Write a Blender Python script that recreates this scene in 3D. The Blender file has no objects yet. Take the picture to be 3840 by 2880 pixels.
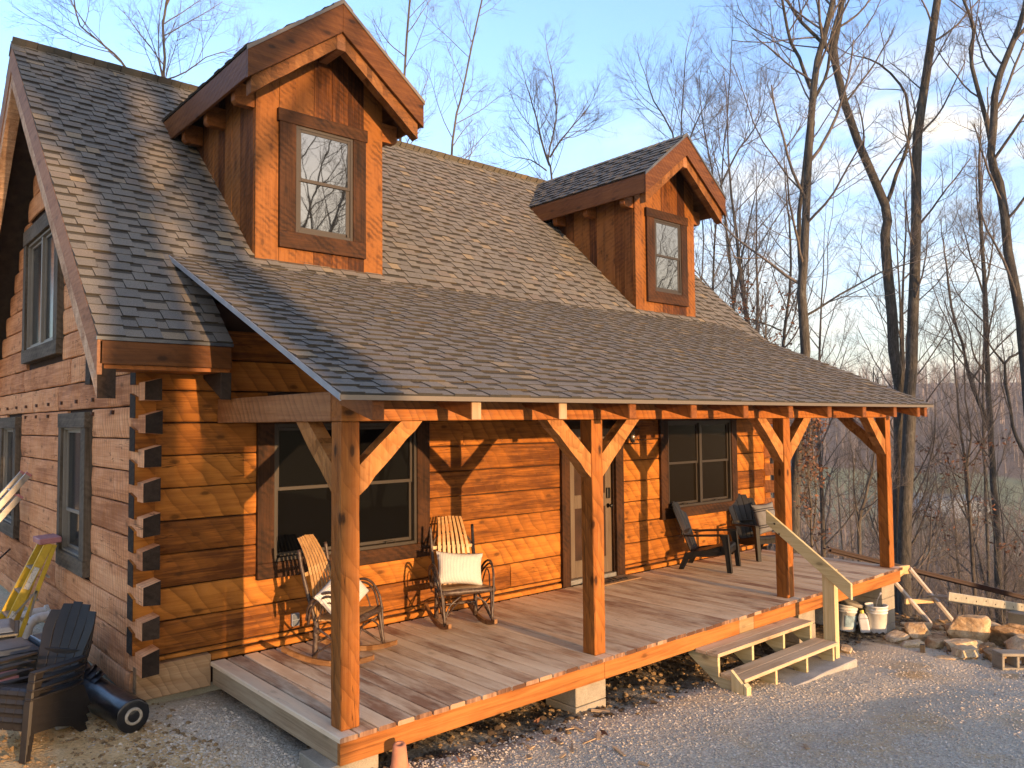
import bpy, bmesh, math, random
from mathutils import Vector, Matrix, noise as mnoise
R = math.radians
rnd = random.Random(7)
scene = bpy.context.scene
COL = scene.collection

# ------------------------------------------------------------------ camera
CAM = Vector((-2.784, -5.015, 2.1875))
RT = Vector((0.75098434, -0.66025491, -0.00927217))
UP = Vector((-0.0248182, -0.04225506, 0.99879856))
FW = Vector((0.65985345, 0.74985196, 0.04811923))
FPX = 2947.44
cam_d = bpy.data.cameras.new('camera')
cam = bpy.data.objects.new('camera', cam_d); COL.objects.link(cam)
m = Matrix.Identity(4)
for i in range(3):
    m[i][0] = RT[i]; m[i][1] = UP[i]; m[i][2] = -FW[i]; m[i][3] = CAM[i]
cam.matrix_world = m
cam_d.sensor_fit = 'HORIZONTAL'; cam_d.sensor_width = 36.0
cam_d.lens = FPX / 3840 * 36.0
cam_d.clip_start = 0.05; cam_d.clip_end = 5000
scene.camera = cam

def at(u, v, depth):
    """world point seen at pixel (u, v) of the 3840x2880 photo, at that forward distance"""
    return CAM + (FW + RT * ((u - 1920) / FPX) - UP * ((v - 1440) / FPX)) * depth

# ------------------------------------------------------------------ terrain
def sstep(a, b, x):
    t = min(1.0, max(0.0, (x - a) / (b - a))); return t * t * (3 - 2 * t)

def ground_z(x, y):
    z = -0.31 - 0.066 * min(max(x - 0.6, 0.0), 12.0)
    z += 0.10 * min(max(-y - 1.6, 0.0), 14.0) * (1 - 0.6 * sstep(3, 9, x))
    z -= 0.20 * sstep(2.2, 3.0, y) * sstep(-1.2, -3.0, x) * 0.3
    s = max(x - 10.4, (y - 13.0) * 0.8, 0.0)
    if s > 0:
        z -= 34.0 * (1 - math.exp(-s / 75.0)) + 0.05 * min(s, 8)
    rr = math.hypot(x - 5, y - 5)
    az = math.atan2(x - 5, y - 5)           # 0 = +Y, pi/2 = +X
    side = sstep(-0.9, -0.3, az) * (1 - sstep(1.75, 2.2, az))
    if rr > 60:
        z += side * (62 + 7 * mnoise.noise((x * .006, y * .006, 3.1))) * sstep(250, 560, rr)
        z += side * 2.5 * mnoise.noise((x * .02, y * .02, 0.3)) * sstep(60, 120, rr)
    n = mnoise.noise((x * .9, y * .9, 0)) * 0.022 + mnoise.noise((x * 3.1, y * 3.1, 5)) * 0.010
    under = sstep(-0.35, 0.1, y) * (1 - sstep(2.2, 2.6, y)) * sstep(0, .3, x) * (1 - sstep(9.0, 9.4, x))
    n += under * (mnoise.noise((x * 2.2, y * 2.2, 8)) * 0.07 - 0.02)
    if s > 1:
        n += min(s * .05, .6) * mnoise.noise((x * .15, y * .15, 1))
    return z + n

# ------------------------------------------------------------------ mesh helper
class MB:
    def __init__(self):
        self.v = []; self.f = []; self.mi = []
    def add(self, vs, fs, mi=0):
        o = len(self.v)
        self.v += [tuple(p) for p in vs]
        for f in fs:
            self.f.append(tuple(i + o for i in f)); self.mi.append(mi)
    def box(self, x0, x1, y0, y1, z0, z1, mi=0):
        self.add([(x0,y0,z0),(x1,y0,z0),(x1,y1,z0),(x0,y1,z0),(x0,y0,z1),(x1,y0,z1),(x1,y1,z1),(x0,y1,z1)],
                 [(0,3,2,1),(4,5,6,7),(0,1,5,4),(1,2,6,5),(2,3,7,6),(3,0,4,7)], mi)
    def prism(self, poly, fn, d0, d1, mi=0):
        """poly: 2D outline; fn(a, b, d) -> world"""
        n = len(poly)
        vs = [fn(a, b, d0) for a, b in poly] + [fn(a, b, d1) for a, b in poly]
        fs = [tuple(range(n)), tuple(range(2 * n - 1, n - 1, -1))]
        for i in range(n):
            j = (i + 1) % n
            fs.append((i, i + n, j + n, j))
        self.add(vs, fs, mi)
    def beam(self, a, b, w, h, up=(0, 0, 1), mi=0, w2=None, h2=None):
        """square bar from a to b; w across, h along up"""
        a = Vector(a); b = Vector(b); t = (b - a).normalized()
        s = t.cross(Vector(up)).normalized(); u = s.cross(t).normalized()
        w2 = w if w2 is None else w2; h2 = h if h2 is None else h2
        vs = []
        for p, ww, hh in ((a, w, h), (b, w2, h2)):
            for i, j in ((-1,-1),(1,-1),(1,1),(-1,1)):
                vs.append(p + s * (i * ww / 2) + u * (j * hh / 2))
        self.add(vs, [(0,1,2,3),(7,6,5,4),(0,4,5,1),(1,5,6,2),(2,6,7,3),(3,7,4,0)], mi)
    def tube(self, pts, rad, n=8, caps=True, mi=0):
        pts = [Vector(p) for p in pts]
        if not isinstance(rad, (list, tuple)): rad = [rad] * len(pts)
        o = len(self.v); ref = None
        for i, p in enumerate(pts):
            t = (pts[min(i + 1, len(pts) - 1)] - pts[max(i - 1, 0)])
            if t.length < 1e-9: t = Vector((0, 0, 1))
            t.normalize()
            if ref is None:
                ref = Vector((1, 0, 0)) if abs(t.x) < .8 else Vector((0, 1, 0))
            s = (ref - t * ref.dot(t)); s.normalize(); ref = s
            b = t.cross(s)
            for k in range(n):
                a = 2 * math.pi * k / n
                self.v.append(tuple(p + (s * math.cos(a) + b * math.sin(a)) * rad[i]))
        for i in range(len(pts) - 1):
            for k in range(n):
                q = (k + 1) % n
                self.f.append((o + i*n + k, o + i*n + q, o + (i+1)*n + q, o + (i+1)*n + k)); self.mi.append(mi)
        if caps:
            self.f.append(tuple(o + k for k in range(n - 1, -1, -1))); self.mi.append(mi)
            self.f.append(tuple(o + (len(pts)-1)*n + k for k in range(n))); self.mi.append(mi)
    def lathe(self, prof, n=20, center=(0,0,0), M=None, mi=0):
        """prof: (r, z) list"""
        o = len(self.v); c = Vector(center)
        for r, z in prof:
            for k in range(n):
                a = 2 * math.pi * k / n
                p = Vector((r * math.cos(a), r * math.sin(a), z))
                if M is not None: p = M @ p
                self.v.append(tuple(p + c))
        for i in range(len(prof) - 1):
            for k in range(n):
                q = (k + 1) % n
                self.f.append((o+i*n+k, o+i*n+q, o+(i+1)*n+q, o+(i+1)*n+k)); self.mi.append(mi)
        if prof[0][0] > 1e-4: self.f.append(tuple(o+k for k in range(n-1,-1,-1))); self.mi.append(mi)
        if prof[-1][0] > 1e-4: self.f.append(tuple(o+(len(prof)-1)*n+k for k in range(n))); self.mi.append(mi)
    def grid(self, na, nb, fn, mi=0, closed=False):
        o = len(self.v)
        for i in range(na):
            for j in range(nb):
                self.v.append(tuple(fn(i / (na - 1), j / (nb - 1))))
        for i in range(na - 1):
            for j in range(nb - 1):
                self.f.append((o+i*nb+j, o+(i+1)*nb+j, o+(i+1)*nb+j+1, o+i*nb+j+1)); self.mi.append(mi)
    def build(self, name, mats, parent=None, smooth=False, bevel=0.0, recalc=True, sub=0, seg=1):
        me = bpy.data.meshes.new(name)
        me.from_pydata(self.v, [], self.f)
        if not isinstance(mats, (list, tuple)): mats = [mats]
        for mt in mats: me.materials.append(mt)
        if len(mats) > 1: me.polygons.foreach_set('material_index', self.mi)
        if recalc:
            b = bmesh.new(); b.from_mesh(me)
            bmesh.ops.recalc_face_normals(b, faces=b.faces); b.to_mesh(me); b.free()
        if smooth: me.polygons.foreach_set('use_smooth', [True] * len(me.polygons))
        me.update()
        o = bpy.data.objects.new(name, me); COL.objects.link(o)
        if parent is not None: put(o, parent)
        if bevel > 0:
            md = o.modifiers.new('bevel', 'BEVEL'); md.width = bevel; md.segments = seg; md.limit_method = 'ANGLE'; md.angle_limit = R(40)
        if sub:
            md = o.modifiers.new('sub', 'SUBSURF'); md.levels = sub; md.render_levels = sub
        return o

ORG = {}
def put(o, parent):
    """parent an object whose mesh is written in the same frame as its root's (world frame for fixed things)"""
    o.parent = parent
    off = ORG.get(parent.name)
    if off is not None: o.location = -off
def thing(name, label, cat, loc=(0, 0, 0), rz=0.0, group=None, world=False):
    o = bpy.data.objects.new(name, None); COL.objects.link(o)
    o.location = loc; o.rotation_euler = (0, 0, rz); o.empty_display_size = .1
    o['label'] = label; o['category'] = cat
    if group: o['group'] = group
    if world: ORG[o.name] = Vector(loc)      # children meshes are written in world coordinates
    return o
def tag(o, label, cat, group=None):
    o['label'] = label; o['category'] = cat
    if group: o['group'] = group
    return o
def kind(o, k): o['kind'] = k; return o
def dup(root, loc, rz, label=None):
    r = root.copy(); COL.objects.link(r); r.location = loc; r.rotation_euler = (root.rotation_euler.x, root.rotation_euler.y, rz)
    if label: r['label'] = label
    for ch in list(root.children):
        c = ch.copy(); COL.objects.link(c); c.parent = r
        for g in list(ch.children):
            d = g.copy(); COL.objects.link(d); d.parent = c
    return r

# ------------------------------------------------------------------ materials
def new_mat(name):
    mt = bpy.data.materials.new(name); mt.use_nodes = True
    nt = mt.node_tree; nt.nodes.clear()
    out = nt.nodes.new('ShaderNodeOutputMaterial'); bs = nt.nodes.new('ShaderNodeBsdfPrincipled')
    nt.links.new(bs.outputs[0], out.inputs[0])
    return mt, nt, bs
class N:
    def __init__(s, nt): s.nt = nt
    def n(s, t, **kw):
        x = s.nt.nodes.new(t)
        for k, v in kw.items(): setattr(x, k, v)
        return x
    def l(s, a, b): s.nt.links.new(a, b)
    def set(s, sock, v):
        if hasattr(v, 'is_output') or isinstance(v, bpy.types.NodeSocket): s.l(v, sock)
        else: sock.default_value = v
    def math(s, op, a, b=None, c=None, clamp=False):
        x = s.n('ShaderNodeMath', operation=op); x.use_clamp = clamp
        s.set(x.inputs[0], a)
        if b is not None: s.set(x.inputs[1], b)
        if c is not None: s.set(x.inputs[2], c)
        return x.outputs[0]
    def vmath(s, op, a, b=None):
        x = s.n('ShaderNodeVectorMath', operation=op); s.set(x.inputs[0], a)
        if b is not None: s.set(x.inputs[3 if op == 'SCALE' else 1], b)
        return x.outputs[0]
    def noise(s, vec, scale, detail=4, rough=.55, dist=0.0):
        x = s.n('ShaderNodeTexNoise'); s.l(vec, x.inputs['Vector']); x.inputs['Scale'].default_value = scale
        x.inputs['Detail'].default_value = detail; x.inputs['Roughness'].default_value = rough; x.inputs['Distortion'].default_value = dist
        return x.outputs['Fac']
    def vor(s, vec, scale, feature='F1', out='Distance', rand=1.0):
        x = s.n('ShaderNodeTexVoronoi', feature=feature); s.l(vec, x.inputs['Vector']); x.inputs['Scale'].default_value = scale
        x.inputs['Randomness'].default_value = rand
        return x.outputs[out]
    def ramp(s, fac, stops):
        x = s.n('ShaderNodeValToRGB'); s.set(x.inputs[0], fac); e = x.color_ramp.elements
        while len(e) < len(stops): e.new(.5)
        for k, (p, c) in enumerate(stops):
            e[k].position = p; e[k].color = (c[0], c[1], c[2], 1) if not isinstance(c, float) else (c, c, c, 1)
        return x.outputs[0]
    def mix(s, fac, a, b, mode='MIX'):
        x = s.n('ShaderNodeMix', data_type='RGBA', blend_type=mode); s.set(x.inputs[0], fac)
        for sock, v in ((x.inputs[6], a), (x.inputs[7], b)):
            if isinstance(v, tuple): sock.default_value = (v[0], v[1], v[2], 1)
            else: s.l(v, sock)
        return x.outputs[2]
    def map(s, vec, scale=(1,1,1), rot=(0,0,0), loc=(0,0,0)):
        x = s.n('ShaderNodeMapping'); s.l(vec, x.inputs[0]); x.inputs['Scale'].default_value = scale
        x.inputs['Rotation'].default_value = rot; x.inputs['Location'].default_value = loc
        return x.outputs[0]
    def bump(s, height, strength, dist, normal=None):
        x = s.n('ShaderNodeBump'); x.inputs['Strength'].default_value = strength; x.inputs['Distance'].default_value = dist
        s.l(height, x.inputs['Height'])
        if normal is not None: s.l(normal, x.inputs['Normal'])
        return x.outputs[0]

def wood(name, dark, base, light, axis='x', knots=.5, hewn=0.0, saw=0.0, rough=.55, var=.25, blotch=.5, grey=None, spec=.18, grain=1.0, hsize=(.075, .26), hrot=35, face='y', pool=1.0, checks=0.0):
    """axis: grain direction in the thing's own frame; hewn: adze facets; saw: circular-saw marks"""
    mt, nt, bs = new_mat(name); k = N(nt)
    co = k.n('ShaderNodeTexCoord').outputs['Object']
    ri = k.n('ShaderNodeNewGeometry').outputs['Random Per Island']
    off = k.n('ShaderNodeCombineXYZ')
    k.l(k.math('MULTIPLY', ri, 37.1), off.inputs[0]); k.l(k.math('MULTIPLY', ri, 19.7), off.inputs[1]); k.l(k.math('MULTIPLY', ri, 53.3), off.inputs[2])
    p = k.vmath('ADD', co, off.outputs[0])
    def ax(along, across):
        return tuple(along if a == axis else across for a in 'xyz')
    g1 = k.noise(k.map(p, ax(.9, 26)), 1.0, 6, .6, .9)
    g2 = k.noise(k.map(p, ax(2.5, 90)), 1.0, 3, .6, .3)
    big = k.noise(k.map(p, ax(.8, 2.2)), 1.6, 4, .6, .4)
    t = k.math('ADD', k.math('MULTIPLY', g1, .62 * grain), k.math('MULTIPLY', g2, .25 * grain))
    t = k.math('ADD', t, k.math('MULTIPLY', big, blotch))
    t = k.math('SUBTRACT', t, (.435 * grain + .5 * blotch) - .5)
    t = k.math('ADD', t, k.math('MULTIPLY', k.math('SUBTRACT', ri, .5), var))
    t = k.math('MULTIPLY_ADD', t, 1.55, -.275)
    col = k.ramp(t, [(.18, dark), (.5, base), (.82, light)])
    if knots > 0:
        sx3 = k.n('ShaderNodeSeparateXYZ'); k.l(p, sx3.inputs[0])
        o1, o2 = [sx3.outputs[i_] for i_ in range(3) if 'xyz'[i_] != axis]
        cb = k.n('ShaderNodeCombineXYZ')
        k.l(k.math('MULTIPLY', sx3.outputs['xyz'.index(axis)], 1.35), cb.inputs[0]); k.l(k.math('MULTIPLY', k.math('ADD', o1, o2), 3.0), cb.inputs[1])
        vt = k.n('ShaderNodeTexVoronoi', voronoi_dimensions='2D'); k.l(cb.outputs[0], vt.inputs['Vector']); vt.inputs['Scale'].default_value = 1.0
        kv = vt.outputs['Distance']
        wob = k.math('MULTIPLY', k.math('SUBTRACT', k.noise(p, 24, 2), .5), .04)
        kd = k.math('ADD', kv, wob)
        kr = k.ramp(kd, [(.034, 1.0), (.055, .70), (.070, .30), (.14, .0)])
        col = k.mix(k.math('MULTIPLY', kr, knots), col, tuple(c * .16 for c in base))
    if checks > 0:
        cs = k.noise(k.map(p, ax(.55, 11)), 1.0, 3, .5, .2)
        ck_ = k.ramp(k.math('ABSOLUTE', k.math('SUBTRACT', cs, .5)), [(.002, 1.0), (.007, 0.0)])
        cm = k.ramp(k.noise(k.map(p, ax(.8, 2.5)), 1.0, 2), [(.50, 0.0), (.56, 1.0)])
        col = k.mix(k.math('MULTIPLY', k.math('MULTIPLY', ck_, cm), checks), col, tuple(c * .12 for c in base))
    bn = None
    if hewn > 0:
        # overlapping adze dishes
        if face == 'y': u, w = 'x', 'z'
        else: u, w = 'y', 'z'
        nz = k.n('ShaderNodeTexNoise'); k.l(p, nz.inputs['Vector']); nz.inputs['Scale'].default_value = 2.6; nz.inputs['Detail'].default_value = 2
        pw = k.vmath('ADD', p, k.vmath('SCALE', nz.outputs['Color'], .16))
        if face == 'y': mp = k.map(k.map(pw, (1, .3, 1), (0, R(hrot), 0)), (1, 1, .35))
        elif face == 'x': mp = k.map(k.map(k.map(pw, (.3, 1, 1), (R(hrot), 0, 0)), (1, 1, .30)), (1, 1, 1), (0, 0, R(-90)))
        else: mp = k.map(k.map(pw, (1, 1, 1), (0, R(hrot), R(45))), (1, .6, .5))
        wt = k.n('ShaderNodeTexWave', wave_type='BANDS', bands_direction='X', wave_profile='SAW'); k.l(mp, wt.inputs[0])
        wt.inputs['Scale'].default_value = .32 / hsize[0]; wt.inputs['Distortion'].default_value = 4.2; wt.inputs['Detail'].default_value = 2.0; wt.inputs['Detail Scale'].default_value = 1.3; wt.inputs['Detail Roughness'].default_value = .45
        sawf = wt.outputs['Fac']
        soft = k.ramp(sawf, [(0.0, 0.0), (.05, 1.0), (.22, .62), (.7, .1), (1.0, 0.0)])
        patch = k.ramp(k.noise(p, 1.7, 3, .5), [(.33, .25), (.62, 1.0)])
        hgt = k.math('ADD', k.math('MULTIPLY', sawf, patch), k.math('MULTIPLY', k.noise(pw, 7, 2, .5), .8))
        bn = k.bump(hgt, min(1, hewn), .026)
        # stain pools along the lower lip of each adze cut
        col = k.mix(k.math('MULTIPLY', k.math('MULTIPLY', soft, patch), .66 * pool), col, tuple(c * .40 for c in base))
    if saw > 0:
        wv = k.n('ShaderNodeTexWave', wave_type='RINGS', rings_direction='SPHERICAL')
        sp = k.vmath('ADD', p, k.vmath('SCALE', off.outputs[0], .02))
        k.l(k.map(sp, (1, 1, 1), (0, 0, 0), (.35 if axis != 'x' else 1.6, .5, 1.6 if axis != 'x' else .35)), wv.inputs[0])
        wv.inputs['Scale'].default_value = 5.2; wv.inputs['Distortion'].default_value = 5.5; wv.inputs['Detail'].default_value = 4; wv.inputs['Detail Scale'].default_value = 2.2; wv.inputs['Detail Roughness'].default_value = .7
        sm = k.math('MULTIPLY', wv.outputs['Fac'], k.ramp(k.noise(p, 4.5, 4, .65), [(.40, 0.0), (.60, 1.0)]))
        col = k.mix(k.math('MULTIPLY', sm, saw), col, tuple(c * .42 for c in dark))
        bn = k.bump(wv.outputs['Fac'], .35, .004, bn)
    if grey is not None:
        gm = k.ramp(k.noise(k.map(p, ax(.7, 3)), 2.2, 4, .65), [(.42, 0.0), (.68, 1.0)])
        col = k.mix(k.math('MULTIPLY', gm, grey[3]), col, grey[:3])
    k.l(col, bs.inputs['Base Color'])
    bs.inputs['Roughness'].default_value = rough
    bs.inputs['Specular IOR Level'].default_value = spec
    gb = k.bump(g1, .3, .006, bn)
    k.l(gb, bs.inputs['Normal'])
    return mt

def plain(name, col, rough=.5, metal=0.0, spec=.5, noise_amt=.0, nscale=8, bumpd=0.0, dirt=None):
    mt, nt, bs = new_mat(name); k = N(nt)
    co = k.n('ShaderNodeTexCoord').outputs['Object']
    bs.inputs['Roughness'].default_value = rough; bs.inputs['Metallic'].default_value = metal; bs.inputs['Specular IOR Level'].default_value = spec
    if noise_amt > 0 or dirt:
        nz = k.noise(co, nscale, 5, .6)
        c = k.ramp(nz, [(.3, tuple(max(0, x * (1 - noise_amt)) for x in col)), (.7, tuple(min(1, x * (1 + noise_amt)) for x in col))])
        if dirt:
            dm = k.ramp(k.noise(co, dirt[4], 6, .7), [(.5, 0.0), (.66, 1.0)])
            c = k.mix(k.math('MULTIPLY', dm, dirt[3]), c, dirt[:3])
        k.l(c, bs.inputs['Base Color'])
        if bumpd: k.l(k.bump(nz, .5, bumpd), bs.inputs['Normal'])
    else:
        bs.inputs['Base Color'].default_value = (*col, 1)
    return mt

M = {}
OR_D, OR_B, OR_L = (.085, .026, .0045), (.285, .099, .0145), (.43, .165, .027)
M['log'] = wood('pine_log_stain', OR_D, OR_B, OR_L, 'x', .75, 1.0, var=.30, blotch=.6, rough=.7, face='y', hsize=(.15, .3), hrot=38, checks=.8)
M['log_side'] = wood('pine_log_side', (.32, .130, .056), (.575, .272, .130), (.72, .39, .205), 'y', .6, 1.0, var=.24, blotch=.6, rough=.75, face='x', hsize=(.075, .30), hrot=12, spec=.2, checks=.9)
M['log_end'] = wood('log_end_grain', (.016, .010, .007), (.030, .020, .014), (.050, .034, .024), 'y', .0, 0, saw=.5, var=.25, blotch=.6, rough=.8)
M['post'] = wood('post_stain', OR_D, (.27, .090, .018), (.38, .145, .032), 'z', 1.0, .6, checks=.8, var=.15, blotch=.35, rough=.5, face='xy', hsize=(.08, .3), hrot=30)
M['beam'] = wood('beam_stain', OR_D, (.26, .084, .016), (.37, .138, .030), 'x', .9, .6, var=.2, blotch=.4, rough=.5, face='y', hsize=(.08, .22), hrot=30, checks=.7)
M['beam_y'] = wood('beam_side_stain', (.12, .045, .016), (.25, .105, .040), (.34, .16, .068), 'y', .7, .4, var=.2, blotch=.5, rough=.55, face='x')
M['brace'] = wood('brace_stain', (.15, .060, .016), (.35, .150, .045), (.46, .22, .075), 'z', .4, .7, var=.2, blotch=.45, rough=.5, face='xy', hsize=(.07, .22), hrot=60)
M['rafter'] = wood('rafter_stain', (.06, .018, .006), (.165, .055, .014), (.26, .095, .025), 'y', .4, .2, var=.35, blotch=.4, rough=.55, face='x')
M['rafter_pale'] = wood('rafter_end_pale', (.20, .12, .065), (.33, .22, .13), (.43, .31, .20), 'z', 0, 0, var=.2)
M['vboard'] = wood('dormer_board_stain', (.034, .010, .0024), (.128, .042, .008), (.22, .082, .017), 'z', .55, 0, saw=.55, var=.42, blotch=.55, rough=.55)
M['vboard_cheek'] = wood('dormer_cheek_board', (.040, .013, .004), (.135, .047, .011), (.225, .090, .024), 'z', .5, 0, saw=.40, var=.5, blotch=.6, rough=.55)
M['fly'] = wood('fly_rafter_stain', (.06, .022, .006), (.165, .064, .017), (.24, .105, .032), 'x', .6, .6, var=.2, blotch=.4, rough=.6, face='y')
M['barge'] = wood('barge_stain', (.034, .011, .003), (.090, .031, .007), (.145, .055, .014), 'x', .8, 0, saw=.3, var=.15, blotch=.4, rough=.5)
M['barge_y'] = wood('barge_stain_long', (.045, .016, .005), (.115, .042, .012), (.18, .072, .023), 'y', .6, 0, saw=.25, var=.15, blotch=.4, rough=.55)
M['rake'] = wood('rake_stain', (.14, .065, .03), (.26, .125, .062), (.36, .19, .10), 'y', .4, 0, saw=.2, var=.15, blotch=.5, rough=.7)
M['rake_hewn'] = wood('rake_hewn', (.30, .16, .085), (.50, .31, .185), (.64, .45, .30), 'y', .3, .6, var=.15, blotch=.5, rough=.75, face='x')
M['trim'] = wood('rough_trim_brown', (.006, .003, .0015), (.024, .0095, .0032), (.056, .022, .0075), 'x', .6, 0, saw=.6, var=.3, blotch=.7, rough=.65)
M['trim_z'] = wood('rough_trim_brown_upright', (.006, .003, .0015), (.024, .0095, .0032), (.056, .022, .0075), 'z', .6, 0, saw=.6, var=.3, blotch=.7, rough=.65)
M['trim_grey'] = wood('rough_trim_grey', (.036, .029, .021), (.080, .065, .048), (.135, .112, .085), 'z', .3, 0, saw=.35, var=.2, blotch=.6, rough=.8)
M['trim_grey_y'] = wood('rough_trim_grey_level', (.036, .029, .021), (.080, .065, .048), (.135, .112, .085), 'y', .3, 0, saw=.35, var=.2, blotch=.6, rough=.8)
M['deck'] = wood('deck_board', (.28, .155, .092), (.55, .385, .245), (.70, .54, .37), 'y', .30, 0, var=.38, grain=.6, blotch=.8, rough=.75, checks=.5, grey=(.70, .575, .41, .8), spec=.25)
M['rim'] = wood('rim_stain', (.10, .036, .009), (.27, .098, .023), (.37, .155, .042), 'x', .6, 0, var=.25, blotch=.5, rough=.5, grain=1.3)
M['rim_y'] = wood('rim_grey', (.15, .105, .06), (.27, .20, .125), (.37, .29, .19), 'y', .4, 0, var=.2, blotch=.6, rough=.75)
M['patch'] = wood('bare_rim_patch', (.16, .10, .045), (.27, .18, .085), (.36, .26, .14), 'x', .3, 0, var=.1)
M['skirt'] = wood('skirt_board', (.15, .082, .038), (.285, .165, .080), (.39, .255, .14), 'x', .2, .25, var=.2, blotch=.9, rough=.7)
M['lumber'] = wood('treated_lumber', (.26, .20, .09), (.44, .36, .19), (.56, .48, .29), 'y', .6, 0, var=.18, blotch=.4, rough=.65, spec=.25)
M['lumber_z'] = wood('treated_lumber_upright', (.26, .20, .09), (.44, .36, .19), (.56, .48, .29), 'z', .6, 0, var=.18, blotch=.4, rough=.65, spec=.25)
M['tread'] = wood('tread_board', (.30, .19, .105), (.45, .33, .205), (.56, .44, .30), 'x', .5, 0, var=.2, blotch=.6, rough=.7, spec=.25)
M['fresh'] = wood('fresh_lumber', (.32, .18, .07), (.50, .32, .15), (.62, .43, .23), 'x', .4, 0, var=.2, blotch=.4, rough=.65)
M['brownstick'] = plain('bark_stick', (.045, .026, .018), .5, noise_amt=.6, nscale=40, bumpd=.002, dirt=(.14, .11, .085, .6, 22))
M['slat'] = wood('rocker_slat', (.26, .135, .052), (.42, .245, .105), (.54, .35, .17), 'z', 0, 0, var=.2, blotch=.4, rough=.4, spec=.45)
M['rockerwood'] = wood('rocker_runner', (.11, .05, .018), (.21, .105, .042), (.29, .165, .075), 'y', .2, 0, var=.2, blotch=.4, rough=.45)
M['black_resin'] = plain('black_resin', (.007, .0065, .0065), .42, spec=.25, noise_amt=.15, nscale=15, dirt=(.02, .018, .016, .25, 6))
M['brown_resin'] = plain('brown_resin', (.014, .012, .0115), .5, spec=.3, noise_amt=.2, nscale=12, dirt=(.03, .027, .025, .3, 5))
M['pane'] = None

def shingle_mat(name, mul=1.0):
    mt, nt, bs = new_mat(name); k = N(nt)
    co = k.n('ShaderNodeTexCoord').outputs['Object']
    ri = k.n('ShaderNodeNewGeometry').outputs['Random Per Island']
    c = k.ramp(ri, [(.0, (.106*mul, .101*mul, .092*mul)), (.25, (.118*mul, .112*mul, .100*mul)), (.68, (.131*mul, .123*mul, .108*mul)), (.82, (.124*mul, .108*mul, .093*mul)), (.93, (.138*mul, .125*mul, .103*mul)), (.96, (.178*mul, .146*mul, .102*mul)), (1.0, (.19*mul, .155*mul, .105*mul))])
    g = k.noise(co, 260, 2, .7)
    c = k.mix(.75, c, k.ramp(g, [(.3, .35), (.7, 1.65)]), 'MULTIPLY')
    big = k.noise(co, .9, 4, .6)
    c = k.mix(.35, c, k.ramp(big, [(.3, .85), (.7, 1.13)]), 'MULTIPLY')
    k.l(c, bs.inputs['Base Color']); bs.inputs['Roughness'].default_value = .92; bs.inputs['Specular IOR Level'].default_value = .15
    k.l(k.bump(g, .6, .004), bs.inputs['Normal'])
    return mt
M['shingle'] = shingle_mat('asphalt_shingle', 1.18)
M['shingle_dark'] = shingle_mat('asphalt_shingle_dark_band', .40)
M['drip'] = plain('drip_edge_metal', (.15, .125, .10), .45, .3)
M['underlay'] = plain('roof_deck_edge', (.045, .03, .02), .85, noise_amt=.4)
M['gap'] = plain('log_gap', (.030, .012, .005), .95, noise_amt=.4, nscale=5)
M['frame'] = plain('window_frame_bronze', (.024, .017, .011), .5, noise_amt=.1)
M['frame_pale'] = plain('window_frame_clay', (.17, .155, .13), .5, noise_amt=.1)
M['door'] = wood('door_panel_taupe', (.075, .054, .037), (.11, .081, .057), (.14, .107, .076), 'z', 0, 0, var=.1, blotch=.5, rough=.5)
M['black_metal'] = plain('black_metal', (.012, .011, .010), .35, .6)
M['iron_glass'] = plain('lantern_glass', (.20, .15, .10), .1, 0, .6)

def pane_mat(name, base, refl, rough=.015, tint=(1, 1, 1)):
    mt, nt, bs = new_mat(name); k = N(nt)
    co = k.n('ShaderNodeTexCoord').outputs['Object']
    bs.inputs['Base Color'].default_value = (*base, 1); bs.inputs['Roughness'].default_value = .6; bs.inputs['Specular IOR Level'].default_value = 0
    gl = k.n('ShaderNodeBsdfGlossy'); gl.inputs['Roughness'].default_value = rough; gl.inputs['Color'].default_value = (*tint, 1)
    nb = k.bump(k.noise(co, 1.7, 2), .06, .02); k.l(nb, gl.inputs['Normal'])
    fr = k.n('ShaderNodeFresnel'); fr.inputs['IOR'].default_value = refl
    ms = k.n('ShaderNodeMixShader'); k.l(fr.outputs[0], ms.inputs[0]); k.l(bs.outputs[0], ms.inputs[1]); k.l(gl.outputs[0], ms.inputs[2])
    k.l(ms.outputs[0], nt.nodes['Material Output'].inputs[0])
    return mt
M['pane'] = pane_mat('window_glass', (.004, .004, .004), 1.11)
M['pane_dormer'] = pane_mat('low_e_glass', (.012, .013, .012), 3.2)
M['pane_screen'] = pane_mat('screened_glass', (.007, .005, .003), 1.18, .2)
M['pane_side'] = pane_mat('side_glass_screen', (.016, .021, .023), 1.17, .12)

def concrete(name, c):
    mt, nt, bs = new_mat(name); k = N(nt)
    co = k.n('ShaderNodeTexCoord').outputs['Object']
    a = k.noise(co, 3, 5, .65); b = k.noise(co, 90, 3, .7)
    col = k.ramp(a, [(.3, tuple(x*.72 for x in c)), (.7, tuple(x*1.18 for x in c))])
    col = k.mix(.5, col, k.ramp(b, [(.3, .6), (.7, 1.35)]), 'MULTIPLY')
    k.l(col, bs.inputs['Base Color']); bs.inputs['Roughness'].default_value = .92; bs.inputs['Specular IOR Level'].default_value = .15
    k.l(k.bump(b, .6, .004), bs.inputs['Normal'])
    return mt
M['block'] = concrete('concrete_block', (.30, .265, .205))
M['pad'] = concrete('concrete_pad', (.33, .32, .295))
M['found'] = concrete('foundation_concrete', (.34, .33, .27))

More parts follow.
